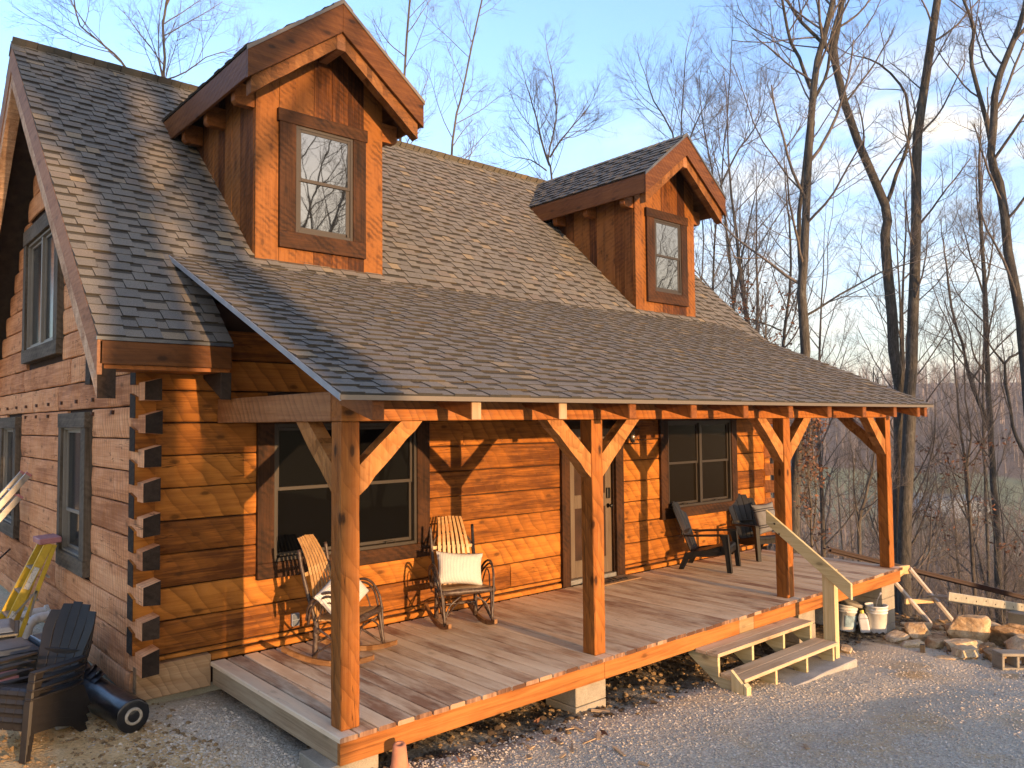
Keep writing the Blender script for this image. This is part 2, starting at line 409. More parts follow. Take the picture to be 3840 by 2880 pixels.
def rock_mat():
    mt, nt, bs = new_mat('sandstone'); k = N(nt)
    co = k.n('ShaderNodeTexCoord').outputs['Object']
    ri = k.n('ShaderNodeObjectInfo').outputs['Random']
    a = k.noise(co, 4, 6, .65, .5); b = k.noise(co, 40, 4, .7)
    t = k.math('ADD', a, k.math('MULTIPLY', k.math('SUBTRACT', ri, .5), .3))
    col = k.ramp(t, [(.28, (.20, .12, .055)), (.45, (.44, .29, .15)), (.6, (.56, .42, .25)), (.8, (.62, .52, .38))])
    col = k.mix(.5, col, k.ramp(b, [(.3, .55), (.7, 1.35)]), 'MULTIPLY')
    k.l(col, bs.inputs['Base Color']); bs.inputs['Roughness'].default_value = .9; bs.inputs['Specular IOR Level'].default_value = .2
    h = k.math('ADD', a, k.math('MULTIPLY', b, .35)); k.l(k.bump(h, .9, .03), bs.inputs['Normal'])
    return mt
M['rock'] = rock_mat()

def bark_mat(name, dark, light, lichen=.0, scale=1.0):
    mt, nt, bs = new_mat(name); k = N(nt)
    co = k.n('ShaderNodeTexCoord').outputs['Object']
    a = k.noise(k.map(co, (1, 1, .16)), 26 * scale, 5, .7, .6); b = k.noise(co, 1.3, 4, .6)
    col = k.ramp(a, [(.34, dark), (.68, light)])
    col = k.mix(.55, col, k.ramp(b, [(.3, .6), (.7, 1.35)]), 'MULTIPLY')
    if lichen: col = k.mix(k.math('MULTIPLY', k.ramp(k.noise(co, 5, 5, .7), [(.55, 0.0), (.68, 1.0)]), lichen), col, (.17, .175, .15))
    k.l(col, bs.inputs['Base Color']); bs.inputs['Roughness'].default_value = .9; bs.inputs['Specular IOR Level'].default_value = .15
    k.l(k.bump(a, .9, .03), bs.inputs['Normal'])
    return mt
M['bark'] = bark_mat('bark_grey_brown', (.036, .033, .029), (.115, .106, .094), .4)
M['bark2'] = bark_mat('bark_brown', (.050, .043, .037), (.145, .126, .106), .25)
M['twig'] = bark_mat('twig_bark', (.085, .074, .066), (.20, .174, .155), 0)
M['leaf'] = plain('dry_oak_leaf', (.17, .082, .048), .8, noise_amt=.5, nscale=3, spec=.2)
M['evergreen'] = plain('evergreen_needles', (.035, .062, .034), .8, noise_amt=.5, nscale=2, spec=.2)
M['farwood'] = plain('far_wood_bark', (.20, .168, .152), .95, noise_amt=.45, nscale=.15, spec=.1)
M['cloth_white'] = None
def stripes(name, base, line, axis, scale, width, extra=None):
    mt, nt, bs = new_mat(name); k = N(nt)
    co = k.n('ShaderNodeTexCoord').outputs['Object']
    s = k.n('ShaderNodeSeparateXYZ'); k.l(co, s.inputs[0])
    f = k.math('FRACT', k.math('MULTIPLY', s.outputs['xyz'.index(axis)], scale))
    m_ = k.math('LESS_THAN', f, width)
    if extra:   # only near given |pos| bands
        a = k.math('ABSOLUTE', s.outputs['xyz'.index(axis)])
        bands = None
        for lo, hi in extra:
            q = k.math('MULTIPLY', k.math('GREATER_THAN', a, lo), k.math('LESS_THAN', a, hi))
            bands = q if bands is None else k.math('MAXIMUM', bands, q)
        m_ = bands
    col = k.mix(m_, base, line)
    w = k.noise(co, 220, 2, .6)
    col = k.mix(.35, col, k.ramp(w, [(.3, .7), (.7, 1.25)]), 'MULTIPLY')
    k.l(col, bs.inputs['Base Color']); bs.inputs['Roughness'].default_value = .95; bs.inputs['Specular IOR Level'].default_value = .1
    k.l(k.bump(k.math('ADD', w, k.math('MULTIPLY', k.noise(co, 9, 3), 3.0)), .35, .006), bs.inputs['Normal'])
    return mt
M['ticking'] = stripes('ticking_cloth', (.58, .55, .50), (.33, .33, .36), 'x', 62, .38)
M['bandcloth'] = stripes('banded_cloth', (.17, .17, .18), (.035, .035, .042), 'z', 1, .5, [(.105, .122), (.137, .154)])
M['poly'] = plain('black_poly_sheet', (.010, .011, .014), .28, noise_amt=.3, nscale=6, bumpd=.01)
M['bag'] = plain('black_bag', (.008, .008, .010), .35, noise_amt=.3, nscale=9, bumpd=.03)
M['yellow'] = plain('yellow_fibreglass', (.50, .33, .018), .45, noise_amt=.15, nscale=7, dirt=(.25, .16, .02, .5, 9))
M['red'] = plain('faded_red_plastic', (.36, .15, .15), .6, noise_amt=.2)
M['alu'] = plain('dull_aluminium', (.30, .295, .28), .45, .7, noise_amt=.2, nscale=12)
M['alu_grey'] = plain('weathered_aluminium', (.33, .31, .25), .6, .35, noise_amt=.2, nscale=12)
M['white'] = plain('white_plastic', (.62, .61, .58), .45, noise_amt=.08, dirt=(.40, .36, .30, .5, 11))
M['label'] = plain('label_paper', (.58, .56, .50), .7, dirt=(.08, .08, .08, .8, 60))
M['tote_grey'] = plain('grey_blue_plastic', (.085, .105, .135), .4, noise_amt=.15, dirt=(.16, .18, .2, .4, 4))
M['tote_black'] = plain('black_plastic_tote', (.014, .016, .018), .4, noise_amt=.2)
M['tote_lid'] = plain('tote_lid_slate', (.045, .055, .068), .35, noise_amt=.15, dirt=(.12, .13, .14, .4, 4))
M['terracotta'] = plain('terracotta', (.42, .18, .10), .85, noise_amt=.2, nscale=10)
M['maroon'] = plain('maroon_metal', (.022, .006, .006), .45, 0, .2, noise_amt=.2)
M['bluegreen'] = plain('printed_label', (.20, .30, .36), .6, noise_amt=.5, nscale=14)
M['grey_band'] = plain('grey_plastic', (.22, .25, .29), .5, noise_amt=.15)
M['yellowcap'] = plain('yellow_cap', (.62, .50, .10), .5)
M['coir'] = plain('coir_mat', (.23, .135, .065), .95, noise_amt=.4, nscale=90, bumpd=.01)
M['matink'] = plain('mat_ink', (.018, .014, .012), .95)
M['dirtclod'] = plain('soil_clod', (.21, .14, .07), .95, noise_amt=.5, nscale=14, bumpd=.02, spec=.1)
M['darksoil'] = plain('dark_soil', (.06, .042, .026), .97, noise_amt=.5, nscale=10, bumpd=.02, spec=.1)
M['chip'] = plain('wood_chip', (.40, .28, .16), .8, noise_amt=.3, nscale=12)
def pebble_mat():
    mt, nt, bs = new_mat('gravel_stone'); k = N(nt)
    ri = k.n('ShaderNodeNewGeometry').outputs['Random Per Island']
    c = k.ramp(ri, [(0, (.36, .305, .235)), (.35, (.47, .405, .315)), (.65, (.54, .47, .37)), (.85, (.56, .46, .33)), (1, (.64, .575, .48))])
    co = k.n('ShaderNodeTexCoord').outputs['Object']
    c = k.mix(.5, c, k.ramp(k.noise(co, 70, 3), [(.3, .6), (.7, 1.3)]), 'MULTIPLY')
    k.l(c, bs.inputs['Base Color']); bs.inputs['Roughness'].default_value = .9; bs.inputs['Specular IOR Level'].default_value = .2
    return mt
M['pebble'] = pebble_mat()

def ground_mat():
    mt, nt, bs = new_mat('ground_earth_gravel'); k = N(nt)
    co = k.n('ShaderNodeTexCoord').outputs['Object']
    s = k.n('ShaderNodeSeparateXYZ'); k.l(co, s.inputs[0]); x, y, z = s.outputs
    wob = k.math('MULTIPLY', k.math('SUBTRACT', k.noise(co, 1.1, 5, .65), .5), 1.7)
    fine = k.noise(co, 34, 5, .7)
    # gravel: stones of two sizes
    v1 = k.n('ShaderNodeTexVoronoi'); k.l(co, v1.inputs[0]); v1.inputs['Scale'].default_value = 42
    v2 = k.n('ShaderNodeTexVoronoi'); k.l(co, v2.inputs[0]); v2.inputs['Scale'].default_value = 95
    hs = k.n('ShaderNodeSeparateColor'); k.l(v1.outputs['Color'], hs.inputs[0])
    hs2 = k.n('ShaderNodeSeparateColor'); k.l(v2.outputs['Color'], hs2.inputs[0])
    st1 = k.ramp(hs.outputs[0], [(0, (.43, .375, .28)), (.45, (.59, .525, .40)), (.8, (.66, .59, .46)), (1, (.74, .68, .56))])
    st2 = k.ramp(hs2.outputs[0], [(0, (.44, .38, .285)), (.5, (.60, .53, .40)), (.85, (.66, .585, .44)), (1, (.72, .65, .53))])
    grav = k.mix(k.ramp(hs.outputs[1], [(.45, 0.0), (.55, 1.0)]), st2, st1)
    grav = k.mix(k.ramp(v1.outputs['Distance'], [(.35, 0.0), (.75, .5)]), grav, (.40, .33, .24))
    grav = k.mix(k.math('MULTIPLY', k.ramp(k.noise(co, .8, 5, .65), [(.45, 0.0), (.68, 1.0)]), .45), grav, (.58, .455, .29))
    dirt = k.ramp(k.noise(co, 5, 6, .7), [(.25, (.34, .205, .085)), (.5, (.62, .42, .20)), (.75, (.74, .55, .31))])
    dirt = k.mix(.5, dirt, k.ramp(fine, [(.3, .55), (.7, 1.4)]), 'MULTIPLY')
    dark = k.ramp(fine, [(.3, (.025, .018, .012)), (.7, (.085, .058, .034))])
    sawd = (.46, .31, .15)
    # masks
    yw = k.math('ADD', y, wob); xw = k.math('ADD', x, wob)
    left = k.math('MULTIPLY', k.math('SUBTRACT', 1.0, k.ramp(k.math('ADD', xw, k.math('MULTIPLY', y, .35)), [(.0, 0.0), (.5, 1.0)])), 1.0)
    # left yard: dirt west of a line, apart from the gravel tongue beside the deck
    lm = k.ramp(k.math('MULTIPLY_ADD', k.math('ADD', k.math('ADD', x, k.math('MULTIPLY', wob, .35)), k.math('MULTIPLY', y, .18)), -1.0, .35), [(.45, 0.0), (.75, 1.0)])
    lm = k.math('MULTIPLY', lm, k.ramp(k.math('MULTIPLY_ADD', y, .2, .35), [(.2, 0.0), (.4, 1.0)]))
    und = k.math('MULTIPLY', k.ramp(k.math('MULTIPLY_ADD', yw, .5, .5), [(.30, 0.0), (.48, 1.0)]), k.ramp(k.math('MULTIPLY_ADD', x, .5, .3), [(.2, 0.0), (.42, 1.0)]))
    rm = k.ramp(k.math('MULTIPLY_ADD', k.math('ADD', xw, k.math('MULTIPLY', yw, .9)), .12, 0.0), [(.90, 0.0), (1.0, 1.0)])
    spot = k.math('MULTIPLY', k.ramp(k.noise(k.map(co, (1, 1, 1), (0, 0, 0), (3, 7, 0)), 1.15, 3, .6), [(.56, 0.0), (.68, 1.0)]), .62)
    col = k.mix(spot, grav, dirt)
    col = k.mix(lm, col, dirt)
    col = k.mix(rm, col, dirt)
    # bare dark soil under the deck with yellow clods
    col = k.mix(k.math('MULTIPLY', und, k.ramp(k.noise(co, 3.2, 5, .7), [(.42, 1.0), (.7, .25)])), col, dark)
    # sawdust pile east of the steps
    for (sx, sy, sr) in ((6.5, -1.22, .34), (8.3, -.35, .5), (7.5, -1.9, .22)):
        dx = k.math('SUBTRACT', k.math('ADD', x, k.math('MULTIPLY', wob, .3)), sx); dy = k.math('SUBTRACT', k.math('ADD', y, k.math('MULTIPLY', wob, .25)), sy)
        dd = k.math('ADD', k.math('MULTIPLY', dx, dx), k.math('MULTIPLY', k.math('MULTIPLY', dy, dy), 2.2))
        mk = k.math('MULTIPLY', k.ramp(k.math('DIVIDE', dd, sr * sr), [(.2, 1.0), (1.0, 0.0)]), k.ramp(fine, [(.3, .3), (.55, 1.0)]))
        col = k.mix(mk, col, sawd)
    # slope and far land: leaf litter, then meadow
    lit = k.ramp(k.noise(co, 7, 6, .75), [(.25, (.060, .042, .031)), (.5, (.135, .098, .070)), (.78, (.21, .155, .11))])
    far = k.ramp(k.math('MULTIPLY_ADD', k.math('MAXIMUM', k.math('SUBTRACT', x, 11.0), k.math('SUBTRACT', y, 10.5)), .3, 0.0), [(0.0, 0.0), (.7, 1.0)])
    col = k.mix(far, col, lit)
    dx = k.math('MULTIPLY', k.math('SUBTRACT', x, 268.0), 1 / 70.0); dy = k.math('MULTIPLY', k.math('SUBTRACT', y, 105.0), 1 / 95.0)
    md = k.math('ADD', k.math('ADD', k.math('MULTIPLY', dx, dx), k.math('MULTIPLY', dy, dy)), k.math('MULTIPLY', k.math('SUBTRACT', k.noise(co, .02, 3), .5), .5))
    mead = k.ramp(md, [(.9, 1.0), (1.0, 0.0)])
    col = k.mix(mead, col, k.ramp(k.noise(co, .15, 5, .6), [(.3, (.13, .15, .075)), (.7, (.21, .22, .125))]))
    k.l(col, bs.inputs['Base Color']); bs.inputs['Roughness'].default_value = .95; bs.inputs['Specular IOR Level'].default_value = .12
    hgt = k.math('ADD', k.math('MULTIPLY', k.math('SUBTRACT', 1.0, v1.outputs['Distance']), .6), k.math('MULTIPLY', fine, .9))
    k.l(k.bump(hgt, .85, .02), bs.inputs['Normal'])
    return mt
M['ground'] = ground_mat()
M['water'] = plain('pond_water', (.30, .36, .42), .12, 0, .9)

# ------------------------------------------------------------------ ground
def graded(lo, c0, c1, hi, step, growth):
    a = [c0]; s = step
    while a[-1] > lo: s *= growth; a.append(a[-1] - s)
    a = a[::-1]; x = c0
    while x < c1: x += step; a.append(x)
    s = step
    while a[-1] < hi: s *= growth; a.append(a[-1] + s)
    return a
gx = graded(-260, -4.5, 12.0, 760, .11, 1.09); gy = graded(-260, -6.5, 4.5, 760, .11, 1.09)
gm = MB()
for yy in gy:
    for xx in gx: gm.v.append((xx, yy, ground_z(xx, yy)))
nx = len(gx)
for j in range(len(gy) - 1):
    for i in range(nx - 1):
        gm.f.append((j*nx+i, j*nx+i+1, (j+1)*nx+i+1, (j+1)*nx+i)); gm.mi.append(0)
ground = kind(gm.build('ground', M['ground'], smooth=True, recalc=False), 'structure')

# ------------------------------------------------------------------ the cabin
W = 2.44; L = 9.2
cabin = thing('log_cabin', 'honey stained hewn log cabin with shingled roof, two dormers and a covered front porch', 'cabin', (4.6, 6.2, -.3), world=True)

def log_piece(mb, T, a0, a1, z0, z1, seed, mi=0, depth=.05, amp=.006):
    """one hewn log face: T(a, h, d) -> world, d outward"""
    na = max(2, int((a1 - a0) / .11) + 1)
    h = z1 - z0
    prof = [(.000, -.026), (.003, -.006), (.011, .0), (.25 * h, .004), (.5 * h, .005), (.75 * h, .004), (h - .011, .0), (h - .003, -.006), (h, -.026)]
    o = len(mb.v); npf = len(prof)
    for i in range(na):
        a = a0 + (a1 - a0) * i / (na - 1)
        e = 0.0
        if i == 0 or i == na - 1: e = -.010
        for q, (hh, d) in enumerate(prof):
            n1 = mnoise.noise((a * 2.3 + seed * 7.1, hh * 5 + seed, seed * 3.3)); n2 = mnoise.noise((a * 8 + seed, hh * 14, seed * 1.7))
            jz = (n1 * .006) if q in (0, 1, 2, npf - 1, npf - 2, npf - 3) else 0
            mb.v.append(tuple(T(a, z0 + hh + jz * (1 if q > 4 else 1), d + e + amp * (n1 + .6 * n2))))
    for i in range(na - 1):
        for q in range(npf - 1):
            mb.f.append((o+i*npf+q, o+(i+1)*npf+q, o+(i+1)*npf+q+1, o+i*npf+q+1)); mb.mi.append(mi)
    # closed ends and back
    for i, aa in ((0, a0), (na - 1, a1)):
        p0 = len(mb.v)
        mb.v.append(tuple(T(aa, z0, -depth))); mb.v.append(tuple(T(aa, z1, -depth)))
        mb.f.append(tuple([p0] + [o + i * npf + q for q in range(npf)] + [p0 + 1])); mb.mi.append(mi)

def split(a0, a1, holes, joints):
    """cut [a0, a1] by holes, then by butt joints"""
    segs = [(a0, a1)]
    for h0, h1 in holes:
        ns = []
        for s0, s1 in segs:
            if h1 <= s0 or h0 >= s1: ns.append((s0, s1)); continue
            if h0 > s0 + .03: ns.append((s0, h0))
            if h1 < s1 - .03: ns.append((h1, s1))
        segs = ns
    for j in joints:
        ns = []
        for s0, s1 in segs:
            if s0 + .2 < j < s1 - .2: ns += [(s0, j - .004), (j + .004, s1)]
            else: ns.append((s0, s1))
        segs = ns
    return segs

P = .2975
WIN1 = (.60, 2.30, .83, 2.19); WIN2 = (6.88, 8.58, .85, 2.18); DOOR = (4.75, 5.68, 0.0, 2.10)
XL, XR = -.66, 9.79
# front wall
fw_ = MB(); TF = lambda a, h, d: (a, W - d, h)
fw_.box(XL + .06, XR - .06, W + .045, W + .17, -.22, 3.35, 1)
jz = [.125 + P * k for k in range(-1, 11)]
jz[0] = -.02
jrand = random.Random(3)
for k in range(len(jz) - 1):
    z0, z1 = jz[k] + .004, jz[k + 1] - .004
    if k == 0: z0, z1 = .078, .119
    holes = []
    for (a0, a1, b0, b1) in (WIN1, WIN2, DOOR):
        if z1 > b0 - .04 and z0 < b1 + .04: holes.append((a0 - .05, a1 + .05))
    joints = [[], [3.73], [], [], [], [], [], [3.0], [5.2], [1.2], [6.0], []][k]
    for (s0, s1) in split(XL + .15, XR - .15, holes, joints):
        log_piece(fw_, TF, s0, s1, z0, z1, k * 3.1 + s0, 0, .055)
# front log tongues at the corners
for k in range(1, len(jz) - 2):
    c = (jz[k] + jz[k + 1]) / 2
    for sx, xe in ((-1, XL - .022), (1, XR + .022)):
        a0, a1 = (xe, XL + .15) if sx < 0 else (XR - .15, xe)
        fw_.prism([(c - .105, 0), (c + .085 + (.035 if sx > 0 else 0), 0), (c + .12, .16), (c - .10, .16)], lambda z, d, x: (x, W + d - .001 * k, z), a0, a1, 0)
        e = a0 - .0015 if sx < 0 else a1 + .0015
        fw_.prism([(c - .105, .001), (c + .085 + (.035 if sx > 0 else 0), .001), (c + .12, .159), (c - .10, .159)], lambda z, d, x: (x, W + d, z), e - .003, e + .003, 2)
fw_.build('log_wall', [M['log'], M['gap'], M['log_end']], cabin)
# left side wall
sw = MB(); TS = lambda a, h, d: (XL - d, a, h)
sw.box(XL + .045, XL + .17, W + .20, 10.0, -.22, 2.9, 1)
WA = (4.10, 5.12, .72, 2.25); WB = (7.94, 9.02, .72, 2.25); WG = (5.50, 7.55, 3.12, 4.78)
slope = .939
def roof_z(y): return 3.86 + slope * (min(y, 12.474 - y) - 2.97)
def roof_y(z): return 2.97 + (z - 3.86) / slope
lj = [-.017 + P * k for k in range(0, 24)]
for k in range(-1, len(lj) - 1):
    z0, z1 = (-.225, -.023) if k < 0 else (lj[k] + .005, lj[k + 1] - .005)
    y0, y1 = W + .17, 10.03
    if z1 > 2.9:
        y0 = max(W + .17, roof_y(z1) + .25); y1 = 12.474 - y0
        if y1 - y0 < .5: break
    holes = []
    for (a0, a1, b0, b1) in (WA, WB, WG):
        if z1 > b0 - .04 and z0 < b1 + .04: holes.append((a0 - .04, a1 + .04))
    js = [jrand.uniform(4.6, 8.8)] if k in (1, 2, 9, 11, 13, 15) else []
    if k == 8: js = [5.63, 7.12]
    if k == 9: js = [5.02, 7.73]
    if k == 2: js = [5.68, 7.13]
    for (s0, s1) in split(y0, y1, holes, js):
        log_piece(sw, TS, s0, s1, z0, z1, k * 2.7 + s0 + 50, 0, .055, .009)
# dark backing for the gable
sw.prism([(W + .2, 2.9), (10.0, 2.9), (roof_y(2.9) + 10.05 - 2.97 + 0, 2.9)][:2] + [(12.474 - roof_y(6.5) - .2, 6.35), (roof_y(6.5) + .2, 6.35)], lambda y, z, x: (x, y, z), XL + .045, XL + .17, 1)
# side log tongues stick out past the front wall, sloped on top (dovetail)
for k in range(0, 10):
    c = (lj[k] + lj[k + 1]) / 2
    if c > 2.75: break
    for x0, x1, sgn in ((XL, XL + .145, 1), (XR - .145, XR, -1)):
        zl, zr = (c + .060, c + .102) if sgn > 0 else (c + .102, c + .060)
        q1, q2, q3 = jrand.uniform(-.014, .010), jrand.uniform(-.012, .012), jrand.uniform(-.012, .006)
        poly = [(x0, c - .10 + q1), (x1, c - .10 + q3), (x1, zr + q2), (x0, zl + q2 * .6)]
        y0 = 2.25 + .012 * math.sin(k * 5.1) + jrand.uniform(-.012, .012)
        sw.prism(poly, lambda x, z, y: (x, y, z), y0, W + .2, 0)
        sw.prism([(a + (.001 if a == x0 else -.001), b + (.001 if b < c else -.001)) for a, b in poly], lambda x, z, y: (x, y, z), y0 - .004, y0 - .0015, 2)
# square wooden pegs along two courses
for i in range(9):
    y = 3.934 + .704 * i
    sw.box(XL - .028, XL - .0, y - .020, y + .020, 2.435, 2.475, 3)
    if i != 1 and i not in (6, 7): sw.box(XL - .028, XL, y + .02 - .02, y + .02 + .02, 2.290, 2.33, 3)
sw.box(XL - .028, XL, 3.19, 3.23, 2.295, 2.335, 3)
# plate log end under the rake
sw.box(XL - .075, XL + .1, 3.80, 4.0, 2.612, 2.94, 2)
M['peg'] = plain('dark_peg', (.07, .030, .014), .8)
sw.build('log_wall', [M['log_side'], M['gap'], M['log_end'], M['peg']], cabin)
# right and back walls
rw = MB(); TR_ = lambda a, h, d: (XR + d, a, h); TB = lambda a, h, d: (a, 10.03 + d, h)
rw.prism([(W + .2, -.6), (10.0, -.6), (10.0, 2.9), (6.237, 6.3), (W + .2, 2.9)], lambda y, z, x: (x, y, z), XR - .17, XR - .045, 1)
for k in range(0, 22):
    z0, z1 = lj[k] + .005, lj[k + 1] - .005
    y0, y1 = W + .17, 10.03
    if z1 > 2.9:
        y0 = roof_y(z1) + .25; y1 = 12.474 - y0
        if y1 - y0 < .5: break
    log_piece(rw, TR_, y0, y1, z0, z1, k * 1.9 + 90, 0, .055)
rw.build('log_wall', [M['log_side'], M['gap']], cabin)
bw = MB(); bw.box(XL + .06, XR - .06, 9.86, 9.985, -.6, 3.2, 1)
for k in range(0, 10): log_piece(bw, TB, XL, XR, lj[k] + .005, lj[k + 1] - .005, k * 1.3 + 120, 0, .055)
bw.build('log_wall', [M['log'], M['gap']], cabin)
# foundation and skirt board
fm = MB()
fm.box(XL + .05, XR - .05, W + .06, W + .22, -1.6, -.23); fm.box(XL + .04, XL + .2, W + .2, 9.95, -1.3, -.23)
fm.box(XR - .2, XR - .04, W + .2, 9.95, -2.6, -.6)
fm.box(XL + .05, XR - .05, 9.8, 9.95, -1.6, -.6)
fm.build('foundation', M['found'], cabin)
sk = MB()
sk.box(XL - .004, -.012, 2.385, W + .04, -.222, .070); sk.build('skirt_board', M['skirt'], cabin, bevel=.006)
for a0, a1 in ((-.008, 4.58), (5.86, XR - .16)):
    lg = MB(); lg.box(a0, a1, 2.395, W + .04, .003, .062); lg.build('base_ledge', M['log'], cabin, bevel=.01)

# ---- windows
def wall_window(T, trim, frame, mull, rails, mats, pane, name='window', head=.0, ears=0.0, parent=cabin, depth=.045, sashdrop=True, fw=.035):
    """T(a, z, d): along wall, height, outward from wall face. trim/frame: (a0, a1, z0, z1)"""
    ta0, ta1, tz0, tz1 = trim; fa0, fa1, fz0, fz1 = frame
    mt, mtz, mf = mats
    def bx(mb, a0, a1, z0, z1, d0, d1, mi=0):
        mb.prism([(a0, z0), (a1, z0), (a1, z1), (a0, z1)], T, d0, d1, mi)
    f = MB(); e = fw
    bx(f, fa0, fa0 + e, fz0, fz1, -.06, .028); bx(f, fa1 - e, fa1, fz0, fz1, -.06, .028)
    bx(f, fa0 + e, fa1 - e, fz1 - e, fz1, -.06, .028); bx(f, fa0 + e, fa1 - e, fz0, fz0 + e * 1.1, -.06, .032)
    cols = [fa0 + e] + [x for mm in mull for x in (mm - e * .9, mm + e * .9)] + [fa1 - e]
    for mm in mull: bx(f, mm - e * .9, mm + e * .9, fz0 + e * 1.1, fz1 - e, -.06, .024)
    win = f.build(name, mf, parent, bevel=.003)
    for a0, a1, z0, z1, dd, mm in ((ta0, fa0, fz0, fz1, 0, mtz), (fa1, ta1, fz0, fz1, 0, mtz), (ta0 - ears, ta1 + ears, fz1, tz1, .008, mt), (ta0, ta1, tz0, fz0, .004, mt)):
        w = MB(); bx(w, a0, a1, z0, z1, -.05, depth + dd); w.build('trim_board', mm, win, bevel=.004)
    for i in range(0, len(cols), 2):
        a0, a1 = cols[i] + .004, cols[i + 1] - .004
        z0, z1 = fz0 + e * 1.1 + .003, fz1 - e - .003
        zr = rails if rails else None
        t_ = .030
        parts = [(z0, zr + .018, -.052, -.026), (zr - .018, z1, -.030, -.004)] if zr else [(z0, z1, -.040, -.010)]
        for (q0, q1, d0, d1) in parts:
            s = MB(); g = MB()
            bx(s, a0, a0 + t_, q0, q1, d0, d1); bx(s, a1 - t_, a1, q0, q1, d0, d1)
            bx(s, a0 + t_, a1 - t_, q0, q0 + t_ * 1.2, d0, d1); bx(s, a0 + t_, a1 - t_, q1 - t_, q1, d0, d1)
            bx(g, a0 + t_ - .004, a1 - t_ + .004, q0 + .01, q1 - .01, d0 + .006, d0 + .012)
            s.build('sash', mf, win, bevel=.002)
            g.build('pane', pane, win)
    return win
brown = (M['trim'], M['trim_z'], M['frame']); greyt = (M['trim_grey_y'], M['trim_grey'], M['frame_pale'])
TFw = lambda a, z, d: (a, W - .004 - d, z); TSw = lambda a, z, d: (XL - .010 - d, a, z)
wall_window(TFw, (.43, 2.47, .675, 2.36), WIN1, [1.45], 1.54, brown, M['pane'])
wall_window(TFw, (6.70, 8.73, .70, 2.36), WIN2, [7.735], 1.53, brown, M['pane_screen'])
wall_window(TSw, (4.0, 5.21, .63, 2.33), (4.185, 5.09, .80, 2.168), [], 1.25, greyt, M['pane_side'], depth=.06, fw=.022)
wall_window(TSw, (7.84, 9.12, .63, 2.32), (8.02, 8.97, .80, 2.165), [], 1.25, greyt, M['pane_side'], depth=.06, fw=.022)
gw = wall_window(TSw, (5.40, 7.52, 3.04, 4.86), (5.60, 7.36, 3.215, 4.66), [6.50], None, greyt, M['pane_side'], depth=.06, fw=.03)
# latches and vent sills of the porch windows
for (a, b) in ((1.95, WIN1[2]), (7.30, WIN2[2]), (8.15, WIN2[2])):
    q = MB(); q.box(a - .06, a + .06, W - .036, W - .018, b + .055, b + .063); q.box(a - .06, a - .052, W - .036, W - .018, b + .04, b + .063); q.box(a + .052, a + .06, W - .036, W - .018, b + .04, b + .063)
    q.build('sash_lift', M['frame'], cabin)

# ---- door
dm = MB()
dm.box(4.80, 5.66, W + .055, W + .10, .075, 2.08)
for (a0, a1, b0, b1) in ((4.80, 4.92, .075, 2.08), (5.54, 5.66, .075, 2.08), (4.92, 5.54, .075, .30), (4.92, 5.54, 1.0, 1.18), (4.92, 5.54, 1.94, 2.08)):
    dm.box(a0, a1, W + .037, W + .06, b0, b1)
door = dm.build('door', M['door'], cabin, bevel=.004)
for a0, a1 in ((4.60, 4.745), (5.675, 5.84)):
    dt = MB(); dt.box(a0, a1, W - .052, W + .02, .002, 2.20); dt.build('door_trim', M['trim_z'], door, bevel=.004)
dh = MB(); dh.box(4.56, 5.88, W - .056, W + .02, 2.2, 2.38); dh.build('door_trim', M['trim'], door, bevel=.004)
dj = MB(); dj.box(4.745, 4.80, W + .0, W + .12, .03, 2.12); dj.box(5.66, 5.675, W + .0, W + .12, .03, 2.12); dj.box(4.80, 5.66, W, W + .12, 2.08, 2.12)
dj.build('door_jamb', M['trim_z'], door)
ds = MB(); ds.box(4.745, 5.675, W - .03, W + .12, .004, .07); ds.build('door_sill', M['alu'], door, bevel=.004)
dk = MB(); dk.lathe([(.012, 0), (.030, .002), (.030, .012), (.011, .016), (.011, .045), (.026, .055), (.030, .068), (.022, .082), (0, .086)], 14, (5.585, W + .036, 1.0), Matrix.Rotation(R(90), 3, 'X'))
dk.build('door_handle', M['black_metal'], door, smooth=True)
dl = MB(); dl.box(5.55, 5.62, W + .008, W + .037, 1.10, 1.25); dl.build('lock', M['black_metal'], door, bevel=.01, seg=2)

